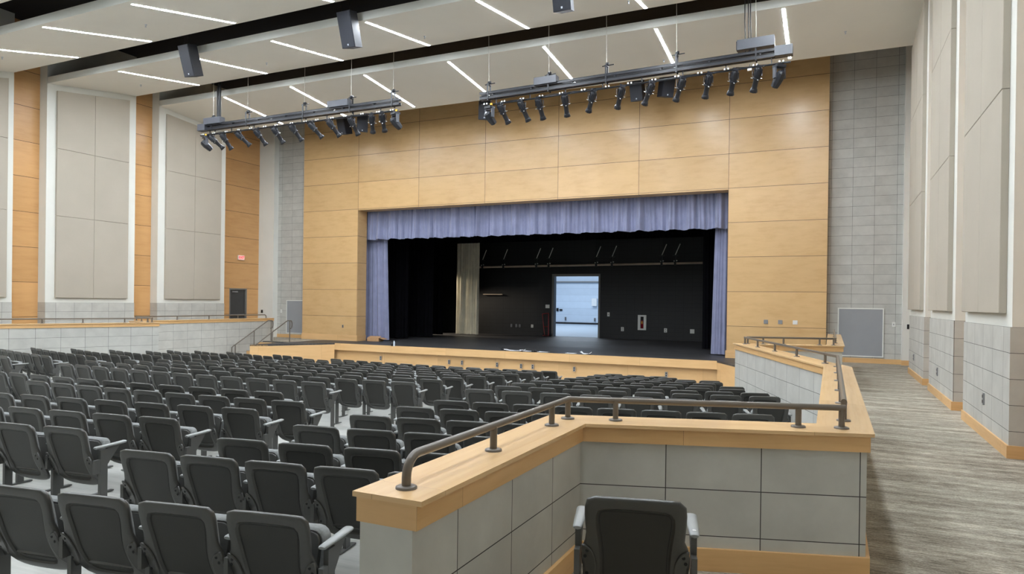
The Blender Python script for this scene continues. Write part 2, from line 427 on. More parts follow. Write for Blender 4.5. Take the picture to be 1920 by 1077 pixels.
# stage house
mb = MB(); mb.box(-23.5, -23.3, 24.2, 33.3, 0, 10.6, 'black_wall'); struct(mb.build('wall_stage_left'))
mb = MB(); mb.box(1.9, 2.1, 24.2, 33.3, 0, 10.6, 'black_wall'); struct(mb.build('wall_stage_right'))
mb = MB(); mb.box(-23.5, -13.1, 33.1, 33.35, 0, 10.6, 'black_wall'); mb.box(-10.6, 2.1, 33.1, 33.35, 0, 10.6, 'black_wall'); mb.box(-13.1, -10.6, 33.1, 33.35, 3.15, 10.6, 'black_wall')
struct(mb.build('wall_stage_back'))
mb = MB(); mb.box(-24.4, 3.0, -5.2, 33.35, 10.6, 10.75, 'black_deck'); struct(mb.build('ceiling'))
# pale room seen through the stage door
mb = MB(); mb.box(-30, -6, 33.35, 54, -.1, 0.0, 'gym_floor'); struct(mb.build('floor'))
mb = MB(); mb.box(-30, -6, 53.5, 53.8, 0, 7, 'gym_wall'); mb.box(-30, -6, 53.44, 53.5, 0, .14, 'black'); struct(mb.build('wall_gym_back'))
mb = MB(); mb.box(-30.2, -30, 33.35, 54, 0, 7, 'gym_wall'); struct(mb.build('wall_gym_left'))
mb = MB(); mb.box(-6, -5.8, 33.35, 54, 0, 7, 'gym_wall'); struct(mb.build('wall_gym_right'))
mb = MB(); mb.box(-30, -6, 33.35, 54, 7, 7.2, 'gym_wall'); struct(mb.build('ceiling'))
for yy in (38, 43, 48):
    ld = bpy.data.lights.new('gym_lamp', 'AREA'); ld.shape = 'RECTANGLE'; ld.size = 10; ld.size_y = 1.2; ld.energy = 850; ld.color = (.82, .92, 1.0)
    lo = bpy.data.objects.new('gym_lamp', ld); COL.objects.link(lo); lo.location = (-18, yy, 6.9); ld.energy = 95
door = struct(empty('door_2', (-11.85, 33.2, 0)))
mb = MB(); mb.box(-13.17, -13.05, 33.04, 33.36, 0, 3.24, 'frame_grey'); mb.box(-10.65, -10.55, 33.04, 33.36, 0, 3.24, 'frame_grey'); mb.box(-13.05, -10.65, 33.04, 33.36, 3.12, 3.24, 'frame_grey')
fr = mb.build('door_frame'); fr.parent = door; fr.matrix_parent_inverse = Matrix.Translation((11.85, -33.2, 0))

wl = bpy.data.lights.new('added_wing_fill', 'SPOT'); wl.energy = 160; wl.spot_size = math.radians(70); wl.spot_blend = .5; wl.shadow_soft_size = .12; wl.color = (1, .86, .68)  # added fill lamp, hidden in the left wing to brighten the muslin curtain
wlo = bpy.data.objects.new('added_wing_fill', wl); COL.objects.link(wlo); wlo.location = (-20.6, 30.75, 3.4)
wlo.rotation_euler = (Vector((-17.1, 31.35, .5))-Vector((-20.6, 30.75, 3.4))).to_track_quat('-Z', 'Y').to_euler()
# ceiling clouds with their lights
clouds = [(5.6, 7.35, 8.65, 8.05), (9.70, 8.05, 12.77, 8.75), (13.77, 8.70, 16.92, 9.16), (17.87, 9.05, 21.05, 8.76)]
back_clouds = [(.6, 6.9, 4.6, 7.2), (-5, 6.9, -.1, 6.9)]
for y0, z0, y1, z1 in clouds+back_clouds:
    mb = MB(); a, b = -23.3, 1.9; t = .21
    mb.face([(a, y0, z0), (b, y0, z0), (b, y0, z0+t), (a, y0, z0+t)], 'plaster')
    mb.face([(b, y1, z1), (a, y1, z1), (a, y1, z1+t), (b, y1, z1+t)], 'plaster')
    mb.face([(a, y0, z0), (a, y1, z1), (b, y1, z1), (b, y0, z0)], 'cloud')
    mb.face([(a, y0, z0+t), (b, y0, z0+t), (b, y1, z1+t), (a, y1, z1+t)], 'black_deck')
    mb.face([(a, y0, z0), (a, y0, z0+t), (a, y1, z1+t), (a, y1, z1)], 'cloud'); mb.face([(b, y0, z0), (b, y1, z1), (b, y1, z1+t), (b, y0, z0+t)], 'cloud')
    struct(mb.build('ceiling'))
LX = [-20.0, -16.88, -13.77, -10.64, -7.51, -4.3, -1.16]
side_words = ['leftmost', 'second from left', 'third from left', 'middle', 'third from right', 'second from right', 'rightmost']
cl_words = ['ceiling panel nearest the viewer', 'second ceiling panel from the viewer', 'ceiling panel before the last gap', 'ceiling panel nearest the stage', 'panel above the viewer, added as fill', 'ceiling panel behind the viewer']
spans = [(5.9, 8.55), (9.86, 12.66), (13.92, 16.86), (17.96, 20.86), (1.0, 4.3)]  # last span: out-of-view strips added to fill the near seats and half wall
for ci, ((y0, z0, y1, z1), (a, b)) in enumerate(zip(clouds+back_clouds, spans)):
    sl = (z1-z0)/(y1-y0); ang = math.atan(sl); L = (b-a)/math.cos(ang); ym = (a+b)/2; zm = z0+sl*(ym-y0)
    mb = MB(); mb.box(-.038, .038, -L/2, L/2, -.008, .0, 'led_fill' if ci > 3 else 'led'); m1 = mb
    mb = MB(); h = .05
    mb.box(-h, -.038, -L/2-.012, L/2+.012, -.009, 0, 'white_frame'); mb.box(.038, h, -L/2-.012, L/2+.012, -.009, 0, 'white_frame')
    mb.box(-.038, .038, -L/2-.012, -L/2, -.009, 0, 'white_frame'); mb.box(-.038, .038, L/2, L/2+.012, -.009, 0, 'white_frame')
    m2 = mb; first = None
    for k, x in enumerate(LX):
        e = empty('linear_light', (x, ym, zm-.002), 0, f'white linear strip light, {side_words[k]} on the {cl_words[ci]}', 'ceiling light', 'linear lights in the ceiling panels')
        e.rotation_euler = (ang, 0, 0)
        if first is None:
            d = m1.build('diffuser', e); t = m2.build('trim_frame', e); first = (d, t)
        else:
            for s_ in first:
                c = s_.copy(); COL.objects.link(c); c.parent = e
# sprinklers
sp = [(-15.26, 11.3, 8.415, 'left of the second strip light of the second panel'), (-21.0, 11.19, 8.39, 'near the left wall on the second panel'), (-21.36, 15.66, 8.975, 'near the left wall on the third panel'),
      (-15.78, 15.76, 8.99, 'right of the second strip light of the third panel'), (-10.2, 15.93, 9.015, 'beside the middle strip light of the third panel'), (-20.84, 19.74, 8.88, 'near the left wall on the panel nearest the stage'),
      (-4.51, 19.86, 8.867, 'over the right truss beside a strip light'), (.24, 19.68, 8.884, 'alone at the right end of the panel nearest the stage'), (-4.51, 16.04, 9.03, 'at the top of the view right of centre')]
for x, y, z, wd in sp:
    mb = MB(); mb.lathe([(.035, .0), (.035, -.008), (.012, -.012), (.012, -.05), (.0, -.05)], 'badge', 10); mb.lathe([(.0, -.062), (.022, -.06), (.022, -.066), (0, -.068)], 'badge', 10)
    mb.box(-.014, -.011, -.002, .002, -.062, -.045, 'badge'); mb.box(.011, .014, -.002, .002, -.062, -.045, 'badge')
    tag(mb.build('sprinkler_head', loc=(x, y, z)), 'small ceiling sprinkler head '+wd, 'sprinkler', 'sprinklers under the ceiling')

# ------------------------------------------------------------------ acoustic panels on the side walls
def apanel(sign, y0, y1, zb0, zb1, zt0, zt1, label, group):
    X = 1.916; g = .004; y0 += g; y1 -= g
    xa, xb = (X-.08, X) if sign > 0 else (mir(X), mir(X-.08))
    mb = MB(); c = .006
    z = lambda y, top: (zt0+(zt1-zt0)*(y-y0)/(y1-y0)-g) if top else (zb0+(zb1-zb0)*(y-y0)/(y1-y0)+g)
    xo, xi = (xa, xb) if sign > 0 else (xb, xa)          # room side, wall side
    def ring(x, e): return [(x, y0+e, z(y0, 0)+e), (x, y1-e, z(y1, 0)+e), (x, y1-e, z(y1, 1)-e), (x, y0+e, z(y0, 1)-e)]
    R_ = [ring(xi, 0), ring(xo+(c if xo < xi else -c), 0), ring(xo, c)]
    if sign > 0: R_ = [r[::-1] for r in R_]
    mb.loops(R_, 'acoustic', smooth=False)
    return tag(mb.build('acoustic_panel'), label, 'wall panel', group)
pan = [(9.98, 12.58), (14.06, 16.62), (18.16, 20.78)]
rws = [(1.69, 4.41), (4.41, 6.64)]
nm = ['nearest bay', 'middle bay', 'bay nearest the stage']
for sign in (-1, 1):
    wn = 'left' if sign < 0 else 'right'
    for bi, (a, b) in enumerate(pan):
        y0c, z0c, y1c, z1c = clouds[bi+1]; ceil = lambda y: z0c+(z1c-z0c)*(y-y0c)/(y1c-y0c)-.2
        m = (a+b)/2
        for hi, (p, q) in enumerate(((a, m), (m, b))):
            side = ('near' if hi == 0 else 'far')
            for ri, rn in enumerate(('bottom', 'middle', 'top')):
                if ri < 2: zb, zt0, zt1 = rws[ri][0], rws[ri][1], rws[ri][1]
                else: zb, zt0, zt1 = 6.64, ceil(p), ceil(q)
                apanel(sign, p, q, zb, zb, zt0, zt1, f'taupe fabric acoustic panel, {rn} of the {side} column, {wn} wall {nm[bi]}', f'acoustic panels on the {wn} wall')

# ------------------------------------------------------------------ half walls with caps
def half_wall(P, label, dirsign, ustart):
    root = empty('half_wall', (P[0][0], P[0][1], 0), 0, label, 'half wall')
    inv = Matrix.Translation((-P[0][0], -P[0][1], 0))
    def put(mb, name):
        o = mb.build(name, root); o.matrix_parent_inverse = inv; return o
    s = dirsign
    mb = MB(); ribbon(mb, P, -.13, .13, -1.15, .82, 'tile_half', uo=ustart); put(mb, 'tile_cladding')
    mb = MB(); ribbon(mb, P, -.15, .15, .82, .921, 'wood_trim'); put(mb, 'fascia')
    mb = MB(); ribbon(mb, P, -.172, .172, .921, .943, 'wood_cap'); put(mb, 'cap')
    mb = MB()
    a, b = (.13, .155) if s > 0 else (-.155, -.13)
    ribbon(mb, P, a, b, 0, .147, 'wood_trim'); put(mb, 'baseboard')
    return root
half_wall(RW, 'tiled half wall with maple cap along the right aisle, curving behind the seats', 1, [-.39, -.565, 0, -.49, -.3, -.11])
half_wall(LW, 'tiled half wall with maple cap along the far left side of the seating', -1, [-.39, -.66, 0, -.09, -.3, -.11])

# ------------------------------------------------------------------ handrails on the caps
def handrail(path, posts, label, bend=True, r=.0205, zt=1.08, z0=.943, drop_end=False):
    root = empty('handrail', (*posts[0], z0), 0, label, 'handrail'); ox, oy = posts[0]
    L = lambda x, y, z: (x-ox, y-oy, z-z0)
    pts = []
    if bend:
        d = (Vector(path[1])-Vector(path[0])).normalized(); R_ = .09
        pts.append(L(*path[0], z0+.01)); pts.append(L(*path[0], zt-R_))
        for k in range(1, 7):
            t = k/6*math.pi/2; q = Vector(path[0])+d*R_*(1-math.cos(t)); pts.append(L(q.x, q.y, zt-R_+R_*math.sin(t)))
    else: pts.append(L(*path[0], zt))
    for p in path[1:-1] if len(path) > 2 else []:
        pts.append(L(*p, zt))
    if drop_end:
        d = (Vector(path[-1])-Vector(path[-2])).normalized(); R_ = .09
        for k in range(0, 7):
            t = k/6*math.pi/2; q = Vector(path[-1])-d*R_*(1-math.sin(t)); pts.append(L(q.x, q.y, zt-R_+R_*math.cos(t)))
        pts.append(L(*path[-1], z0+.01))
    else: pts.append(L(*path[-1], zt))
    mb = MB()
    # straight runs are separate tubes with ball corners so the thickness stays even
    if bend or drop_end or True: mb.tube(pts, r, 'rail', 12)
    mb.build('top_rail', root)
    for i, (x, y) in enumerate(posts):
        isb = (bend and i == 0) or (drop_end and i == len(posts)-1)
        if isb:
            mb = MB(); mb.lathe([(.0, .013), (.036, .013), (.046, .009), (.047, 0)], 'rail', 20); mb.build('base_flange', root, loc=L(x, y, z0)); continue
        mb = MB(); mb.lathe([(.0195, 0), (.0195, zt-z0)], 'rail', 12)
        p = mb.build('post', root, loc=L(x, y, z0))
        mb = MB(); mb.lathe([(.0, .013), (.036, .013), (.046, .009), (.047, 0)], 'rail', 20); mb.build('base_flange', p)
    return root
ab_c, bc_c = (-1.655, 4.468), (.10, 5.0)
def on(p, q, t): return (p[0]+(q[0]-p[0])*t, p[1]+(q[1]-p[1])*t)
handrail([(-1.645, 2.47), (-1.65, 4.47), (.095, 5.02)], [(-1.645, 2.47), (-1.647, 3.31), (-1.65, 4.17), on(RW[1], RW[2], .0), on(RW[1], RW[2], .18), on(RW[1], RW[2], .84), on(RW[1], RW[2], .99)],
         'bronze painted handrail on the nearest maple cap, bent down at its left end')
handrail([(.09, 5.33), (.09, 10.15), (-1.62, 14.9)], [(.09, 5.35), (.085, 6.3), (.085, 7.25), (.085, 8.2), (.085, 9.15), (.085, 10.08), on(RW[3], RW[4], .09), on(RW[3], RW[4], .33), on(RW[3], RW[4], .56), on(RW[3], RW[4], .78), on(RW[3], RW[4], .97)],
         'bronze handrail running away along the right aisle wall and turning inward', bend=False)
handrail([on(RW[4], RW[5], .04), (.09, 15.64), (.09, 21.6)], [on(RW[4], RW[5], .05), on(RW[4], RW[5], .22), on(RW[4], RW[5], .44), on(RW[4], RW[5], .83), on(RW[4], RW[5], .98), (.09, 16.6), (.09, 17.8), (.09, 19.0), (.09, 20.2), (.09, 21.6)],
         'bronze handrail crossing in front of the right maple pillar and running to the stage', bend=False, drop_end=True)
mL = lambda q: (mir(q[0]), q[1])
handrail([mL((.09, 5.33)), mL((.09, 10.15)), mL((-1.62, 14.9))], [mL(p) for p in ((.09, 5.4), (.085, 7.0), (.085, 8.5), (.085, 10.0), on(RW[3], RW[4], .19), on(RW[3], RW[4], .42), on(RW[3], RW[4], .62), on(RW[3], RW[4], .84), on(RW[3], RW[4], .97))],
         'bronze handrail on the nearer left side half wall', bend=False)
handrail([mL(on(RW[4], RW[5], .04)), mL((.09, 15.64)), mL((.09, 21.6))], [mL(p) for p in (on(RW[4], RW[5], .06), on(RW[4], RW[5], .3), on(RW[4], RW[5], .62), (.09, 15.7), (.09, 17.3), (.09, 18.7), (.09, 20.1), (.09, 21.6))],
         'bronze handrail on the farther left half wall leading towards the stage steps', bend=False, drop_end=True)
def stair_rail(X, yb, zb, yt, zt, posts, label):
    root = empty('stair_handrail', (X, yb, floor_at(X, yb)), 0, label, 'handrail'); o = (X, yb, floor_at(X, yb))
    L = lambda y, z: (0, y-o[1], z-o[2])
    mb = MB(); path = [L(yb, zb-.1), L(yb, zb-.02), L(yb+.05, zb+.03), L(yt-.06, zt-.03), L(yt, zt), L(yt+.2, zt)]
    for k in range(1, 9):
        t = math.pi/2-k/8*math.pi; path.append(L(yt+.2+.07*math.cos(t), zt-.16+.16*math.sin(t)))
    path.append(L(yt+.14, zt-.32))
    mb.tube(path, .021, 'rail', 10); mb.build('rail', root)
    for y, z0_, z1_ in posts:
        mb = MB(); mb.lathe([(.02, 0), (.02, z1_-z0_)], 'rail', 10); mb.build('post', root, loc=L(y, z0_))
stair_rail(-21.1, 19.45, -.15, 21.33, .85, [(19.45, -.99, -.15), (19.62, -.83, -.05), (20.58, -.18, .45), (21.5, 0, .85)], 'grey stair handrail against the left half wall, left of the pair')
stair_rail(-20.02, 19.45, -.11, 21.28, .87, [(19.5, -.83, -.1), (20.46, -.35, .43), (21.42, 0, .87)], 'grey stair handrail on the stage side of the steps, right of the pair')

# ------------------------------------------------------------------ auditorium chair
def outline(pts, n=6):
    """half outline (x>=0) top to bottom -> closed loop, counter clockwise seen from -y"""
    def chaikin(P, closed=True, it=2):
        for _ in range(it):
            Q = []; m = len(P)
            for i in range(m):
                a, b = P[i], P[(i+1) % m]
                Q.append((a[0]*.75+b[0]*.25, a[1]*.75+b[1]*.25)); Q.append((a[0]*.25+b[0]*.75, a[1]*.25+b[1]*.75))
            P = Q
        return P
    full = [(-x, z) for x, z in pts]+[(x, z) for x, z in pts[::-1]]     # left side down, then right side up
    return chaikin(full)
def inset(loop, cx, cz, d):
    out = []
    n = len(loop)
    for i in range(n):
        a, b = loop[i-1], loop[(i+1) % n]; t = Vector((b[0]-a[0], b[1]-a[1])).normalized(); nrm = Vector((-t.y, t.x))
        out.append((loop[i][0]+nrm.x*d, loop[i][1]+nrm.y*d))
    return out
yb = lambda z: (.84-z)*.25+(.0 if z > .6 else (.6-z)*(.6-z)*.9)
shell = [(.16, .842), (.228, .838), (.238, .78), (.233, .68), (.226, .625), (.252, .60), (.256, .50), (.240, .40), (.212, .335), (.14, .302), (.05, .296)]
inner = [(.12, .788), (.178, .780), (.187, .72), (.172, .62), (.164, .52), (.168, .43), (.160, .372), (.12, .35), (.05, .346)]
def mk_back():
    mb = MB(); o = outline(shell); i_ = outline(inner)
    # resample inner to same count
    def resample(P, n):
        L = [0]
        for k in range(len(P)): L.append(L[-1]+math.dist(P[k], P[(k+1) % len(P)]))
        out = []
        for j in range(n):
            t = j/n*L[-1]; k = max(i for i in range(len(P)) if L[i] <= t); u = (t-L[k])/max(1e-9, L[k+1]-L[k]); a, b = P[k], P[(k+1) % len(P)]
            out.append((a[0]+(b[0]-a[0])*u, a[1]+(b[1]-a[1])*u))
        return out
    n = 44; o = resample(o, n); i_ = resample(i_, n)
    P = lambda loop, dy: [Vector((x, yb(z)+dy, z)) for x, z in loop]
    o2 = inset(o, 0, .6, .006); o3 = inset(o, 0, .6, .016); ii = inset(i_, 0, .6, .010)
    mb.loops([P(o2, .034), P(o, .026), P(o, .012), P(o2, .004), P(o3, .0), P(i_, .002)], 'plastic', close_last=False, close_first=True)
    mb.loops([P(i_, .002), P(ii, .015)], 'plastic', close_last=True, mlast='plastic_panel')
    mb.loops([P(inset(i_, 0, .6, .016), .0148), P(inset(i_, 0, .6, .019), .0146)], 'hole', close_last=False)
    return mb
def rbox_loops(mb, x0, x1, y0, y1, z0, z1, r, m, lean=0.0):
    """soft cushion: rounded rectangle in x-z swept along y"""
    pts = []
    for cx, cz, a0 in ((x1-r, z1-r, 0), (x0+r, z1-r, 90), (x0+r, z0+r, 180), (x1-r, z0+r, 270)):
        for k in range(5):
            a = math.radians(a0+k*22.5); pts.append((cx+r*math.cos(a), cz+r*math.sin(a)))
    def ring(y, s): return [Vector((x*s, y+lean*(z1-z), (z-(z0+z1)/2)*s+(z0+z1)/2)) for x, z in pts]
    e = .018
    mb.loops([ring(y0, .94), ring(y0+e*.4, .985), ring(y0+e, 1), ring(y1-e, 1), ring(y1-e*.4, .985), ring(y1, .94)], m, close_first=True)
def make_chair(kind):
    """kind: 'row' has its left arm only, 'end' both arms, 'single' both arms set wider"""
    root = empty('auditorium_chair')
    hp = PITCH/2
    mk_back().build('backrest', root)
    mb = MB()   # cushion in front of the shell
    pts = outline([(.14, .825), (.205, .818), (.218, .76), (.212, .64), (.205, .5), (.17, .43), (.05, .42)]); P = lambda L, dy: [Vector((x, yb(z)+dy, z)) for x, z in L]
    mb.loops([P(pts, .03), P(pts, .055), P(inset(pts, 0, .6, .02), .068)], 'fabric', close_last=True); mb.build('back_cushion', root)
    mb = MB(); rbox_loops(mb, -.222, .222, .235, .315, .385, .71, .07, 'fabric', lean=-.22)
    rbox_loops(mb, -.205, .205, .219, .240, .395, .70, .06, 'plastic', lean=-.22)
    st = mb.build('seat', root)
    for sx in (-1, 1):     # bracket ears with bolt holes
        mb = MB(); lp = []
        for k in range(15):
            a = math.radians(90+k*180/14); lp.append((.068*math.cos(a), .112*math.sin(a)))
        lp = [(sx*(.250+x), .485+z) for x, z in lp]
        if sx > 0: pass
        else: lp = lp[::-1]
        Q = lambda dy, s=1.0: [Vector((x if s == 1 else (sx*.246+(x-sx*.246)*s), yb(z)+dy-.001, (z-.5)*s+.5)) for x, z in lp]
        mb.loops([Q(.006), Q(-.004), Q(-.006, .94)], 'plastic', close_last=True)
        for hx, hz in ((.218, .565), (.228, .535), (.222, .437)):
            c = Vector((sx*hx*1.03, yb(hz)-.0085, hz)); mb.face([c+Vector((.0085*math.cos(t*math.pi/5), 0, .0085*math.sin(t*math.pi/5))) for t in range(10)], 'hole')
        mb.build('hinge_bracket', root)
    arms = {'row': (-1,), 'end': (-1, 1), 'single': (-1, 1)}[kind]
    for sx in arms:
        x = sx*hp
        mb = MB()
        prof = [(-.012, .016, .027), (.0, .020, .030), (.10, .024, .034), (.20, .026, .040), (.265, .028, .048), (.285, .026, .052), (.296, .018, .056)]
        rings = []
        for y, hw, dz in prof:
            z = .655+dz*.35; y += .10; hw = hw+.003; t = .011 if y not in (-.012+.10, .296+.10) else .006
            rings.append([Vector((x+hw*math.cos(a)*(1.0), y, z+t*math.sin(a)*(1.0 if math.sin(a) > 0 else 1.4))) for a in [math.radians(d) for d in range(0, 360, 30)]])
        rings = [r_[::-1] for r_ in rings]
        mb.loops(rings, 'arm', close_last=True, close_first=True)
        arm = mb.build('armrest', root)
        if kind == 'single' and sx > 0:
            mb = MB(); mb.lathe([(.0, .0015), (.0095, .0015), (.0095, 0)], 'sticker', 16, Matrix.Translation((x, .13, .6775)) @ Matrix.Diagonal((1, 1.2, 1, 1)))
            mb.build('seat_number_disc', arm)
        mb = MB()
        mb.box(x-.014, x+.014, .135, .205, .004, .64, 'post')
        mb.prism([(.135, .50), (.205, .50), (.33, .648), (.135, .648)], x-.011, x+.011, 'post') if False else None
        for sx_ in (-.011, .011): mb.face([(x+sx_, .205, .50), (x+sx_, .33, .652), (x+sx_, .205, .652)], 'post')
        mb.face([(x-.011, .205, .50), (x+.011, .205, .50), (x+.011, .33, .652), (x-.011, .33, .652)], 'post')
        mb.box(x-.022, x+.022, .03, .29, 0, .012, 'post')
        mb.box(x-.013, x+.013, .08, .14, .44, .56, 'post')
        mb.build('leg', root)
    return root
P_row, P_end = make_chair('row'), make_chair('end')
P_single = make_chair('single')
for p in (P_row, P_end): remember(p)

def lin(a, b): return lambda s: a[1]+(b[1]-a[1])*(s-a[0])/(b[0]-a[0])
def seq(s0, n, st=1.0): return [s0+st*i for i in range(n)]
ROWS = []   # (block, row number from the back, mid-distance function, positions)
c = lambda v: (lambda s: v)
ROWS += [('right', 0, c(1.79), seq(10.87, 5, .99)), ('right', 1, c(2.84), seq(11.37, 5, .965)), ('right', 2, c(3.5), seq(11.72, 4, 1.04)),
         ('right', 3, c(4.31), seq(11.79, 5, 1.0)), ('right', 4, c(5.2), seq(11.68, 7, .97)), ('right', 5, c(6.1), seq(11.6, 7, .98)), ('right', 6, c(6.96), seq(11.56, 9, .95))]
ROWS += [('centre', 2, lin((6, 3.28), (8.63, 3.38)), seq(5.63, 4)), ('centre', 3, lin((7, 4.09), (8.9, 4.15)), seq(3.9, 6)), ('centre', 4, lin((3.4, 4.8), (9, 5.1)), seq(1.96, 8)),
         ('centre', 5, c(5.95), seq(.75, 9)), ('centre', 6, lin((-1.6, 6.55), (6.9, 6.76)), seq(-4.07, 12))]
LY = [8.31, 9.2, 10.13, 11.05, 11.96, 12.88, 13.75, 14.6, 15.5, 16.43]
CL = [8.27, 9.25, 10.24, 11.15, 12.15, 13.1, 14.1, 15.1, 15.85, 16.86]
CR = [8.45, 9.62, 10.75, 11.7, 12.74, 13.6, 14.6, 15.62, 16.5, 17.0]
CS = [(5.75, 12), (7.31, 15), (7.08, 15), (6.94, 15), (6.9, 15), (6.94, 15), (6.77, 14), (6.66, 14), (6.5, 14), (6.84, 14)]
for i in range(10):
    s1, n = CS[i]; ROWS.append(('centre', 7+i, lin((-6, CL[i]), (7, CR[i])), seq(s1-(n-1), n)))
RR = [(lin((10.6, 8.8), (18.4, 8.5)), seq(10.6, 8, 1.11)), (lin((10.5, 9.88), (18, 9.76)), seq(10.55, 8, 1.07)), (lin((10.2, 10.95), (17.6, 10.58)), seq(10.22, 8, 1.06)),
      (lin((10.1, 11.95), (16.8, 11.5)), seq(10.1, 7, 1.11)), (lin((10.1, 12.85), (16.8, 12.35)), seq(10.15, 7, 1.07)), (lin((10.2, 13.72), (16.5, 13.3)), seq(10.18, 7, 1.03)),
      (lin((10.2, 14.5), (16.2, 14.0)), seq(10.17, 6, 1.05)), (lin((10.2, 15.3), (16.1, 14.6)), seq(10.16, 6, 1.0)), (lin((9.9, 16.2), (13.1, 15.72)), seq(9.95, 4, 1.04)), (lin((10.1, 16.85), (12.5, 16.3)), seq(10.13, 3, 1.15))]
for i, (f, sq) in enumerate(RR): ROWS.append(('right', 7+i, f, sq))
LS = [(-10.25, 3), (-10.4, 7), (-9.95, 8), (-10.15, 7), (-10.2, 6), (-10.3, 5), (-10.0, 6), (-9.5, 6), (-9.4, 5), (-8.65, 3)]
for i, (s1, n) in enumerate(LS): ROWS.append(('left', 7+i, c(LY[i]), seq(s1-(n-1), n)))
def seat_pose(f, s):
    Y = f(s); R_ = YC-Y; a = s*PITCH/R_; x = XC+R_*math.sin(a); y = YC-R_*math.cos(a)
    return x, y, floor_z(Y), a
def project(x, y, z):
    d = Vector((x, y, z-1.75)); zz = d.dot(fw)
    if zz < .2: return None
    return 960+1280.22*d.dot(rr)/zz, 570.78-1280.22*d.dot(uu)/zz
ordn = ['zeroth', 'first', 'second', 'third', 'fourth', 'fifth', 'sixth', 'seventh', 'eighth', 'ninth', 'tenth', 'eleventh', 'twelfth', 'thirteenth', 'fourteenth', 'fifteenth', 'sixteenth', 'seventeenth']
def seg_dist(p, a, b):
    p, a, b = Vector(p), Vector(a), Vector(b); d = b-a; t = max(0, min(1, (p-a).dot(d)/d.dot(d))); return (p-(a+d*t)).length
chairs = []
for blk, ri, f, sq in ROWS:
    vis = []
    for s in sq:
        x, y, z, a = seat_pose(f, s)
        if min(seg_dist((x+.12*math.sin(-a), y+.12*math.cos(a)), W_[i], W_[i+1]) for W_ in (RW, LW) for i in range(len(W_)-1)) < .42: continue
        if blk == 'right' and x > -1.3 and y < 5.3: continue
        hit = [project(x, y, z+h) for h in (.84, .5)]
        if not any(q and -60 < q[0] < 1990 and q[1] < 1120 for q in hit): continue
        vis.append((s, x, y, z, a))
    for j, (s, x, y, z, a) in enumerate(vis):
        rown = 17-ri
        lab = f'charcoal tip-up chair, {ordn[j+1]} from left in {ordn[rown]} row from stage, {blk} seating block'
        chairs.append((math.hypot(x, y), x, y, z, a, lab, blk, ri, s == sq[-1]))
chairs.sort(key=lambda t: t[0])
first = {False: True, True: True}
used_row = used_end = False
for d, x, y, z, a, lab, blk, ri, end in chairs[:300]:
    pr = P_end if end else P_row
    if end and not used_end: r_ = pr; used_end = True
    elif not end and not used_row: r_ = pr; used_row = True
    else: r_ = child_copy(pr)
    r_.location = (x, y, z); r_.rotation_euler = (0, 0, a)
    tag(r_, lab, 'chair', 'rows of charcoal auditorium chairs')
rest = chairs[300:]
if rest:
    V, Fc, MI, SMO = [], [], [], []; mats = []
    for d, x, y, z, a, lab, blk, ri, end in rest:
        X = Matrix.Translation((x, y, z)) @ Matrix.Rotation(a, 4, 'Z')
        for ch in KIDS[(P_end if end else P_row).name]:
            me = ch.data; base = len(V); V += [tuple(X @ v.co) for v in me.vertices]
            for p in me.polygons:
                m = me.materials[p.material_index]
                if m not in mats: mats.append(m)
                Fc.append([base+i for i in p.vertices]); MI.append(mats.index(m)); SMO.append(p.use_smooth)
    me = bpy.data.meshes.new('auditorium_chairs'); me.from_pydata(V, [], Fc)
    for m in mats: me.materials.append(m)
    me.polygons.foreach_set('material_index', MI); me.polygons.foreach_set('use_smooth', SMO); me.update()
    o = bpy.data.objects.new('auditorium_chairs', me); COL.objects.link(o); o['kind'] = 'stuff'
    tag(o, 'farthest charcoal chairs in the rows nearest the stage', 'chairs')
P_single.location = (-.81, 3.11, 0); P_single.rotation_euler = (0, 0, .245)
tag(P_single, 'lone charcoal chair with two grey arms on the carpet before the half wall', 'chair')

# ------------------------------------------------------------------ curtains
def curtain(name, x0, x1, y, z0, z1, folds, amp, m, label, cat, seed=1, hem=.0, gather=0.0, flare=None, th=.012):
    rnd = random.Random(seed); W = x1-x0; n = max(24, int(W*46)); nz = 10
    ph = [rnd.uniform(0, 6.28) for _ in range(5)]; fr_ = folds/W
    knots = [0]; 
    while knots[-1] < 1: knots.append(knots[-1]+rnd.uniform(.6, 1.5)/folds)
    def fold(u, v):
        # irregular rounded pleats whose depth grows towards the hem
        k = max(i for i in range(len(knots)) if knots[i] <= u+1e-9)
        t = (u-knots[k])/((knots[k+1] if k+1 < len(knots) else knots[k]+1/folds)-knots[k])
        a = .55+.45*math.sin(k*2.4+ph[0])
        s_ = abs(math.sin(math.pi*t))**.7
        return amp*(.55+.45*(1-v))*(a*s_*1.1+.15*math.sin(2*math.pi*fr_*2.1*W*u+ph[1]+2*v))
    mb = MB(); vs = []
    for j in range(nz+1):
        v = j/nz; z = z0+(z1-z0)*v
        for i in range(n+1):
            u = i/n; x = x0+W*u+.03*math.sin(9*u*folds/8+ph[2])*(1-v)
            if flare: x += flare(u, 1-v)
            zz = z+(hem*(1-v)*math.sin(2*math.pi*folds*.5*u+ph[3])); vs.append(Vector((x, y-fold(u, v), zz)))
    m0 = len(vs); vs2 = [p+Vector((0, th, 0)) for p in vs]
    fs = [(j*(n+1)+i, j*(n+1)+i+1, (j+1)*(n+1)+i+1, (j+1)*(n+1)+i) for j in range(nz) for i in range(n)]
    mb.faces_idx(vs, fs, m, True); mb.faces_idx(vs2, [f[::-1] for f in fs], m, True)
    edge = [i for i in range(n+1)]+[j*(n+1)+n for j in range(1, nz+1)]+[nz*(n+1)+i for i in range(n-1, -1, -1)]+[j*(n+1) for j in range(nz-1, 0, -1)]
    for a, b in zip(edge, edge[1:]+edge[:1]): mb.face([vs[b], vs[a], vs2[a], vs2[b]], m)
    return tag(mb.build(name), label, cat)
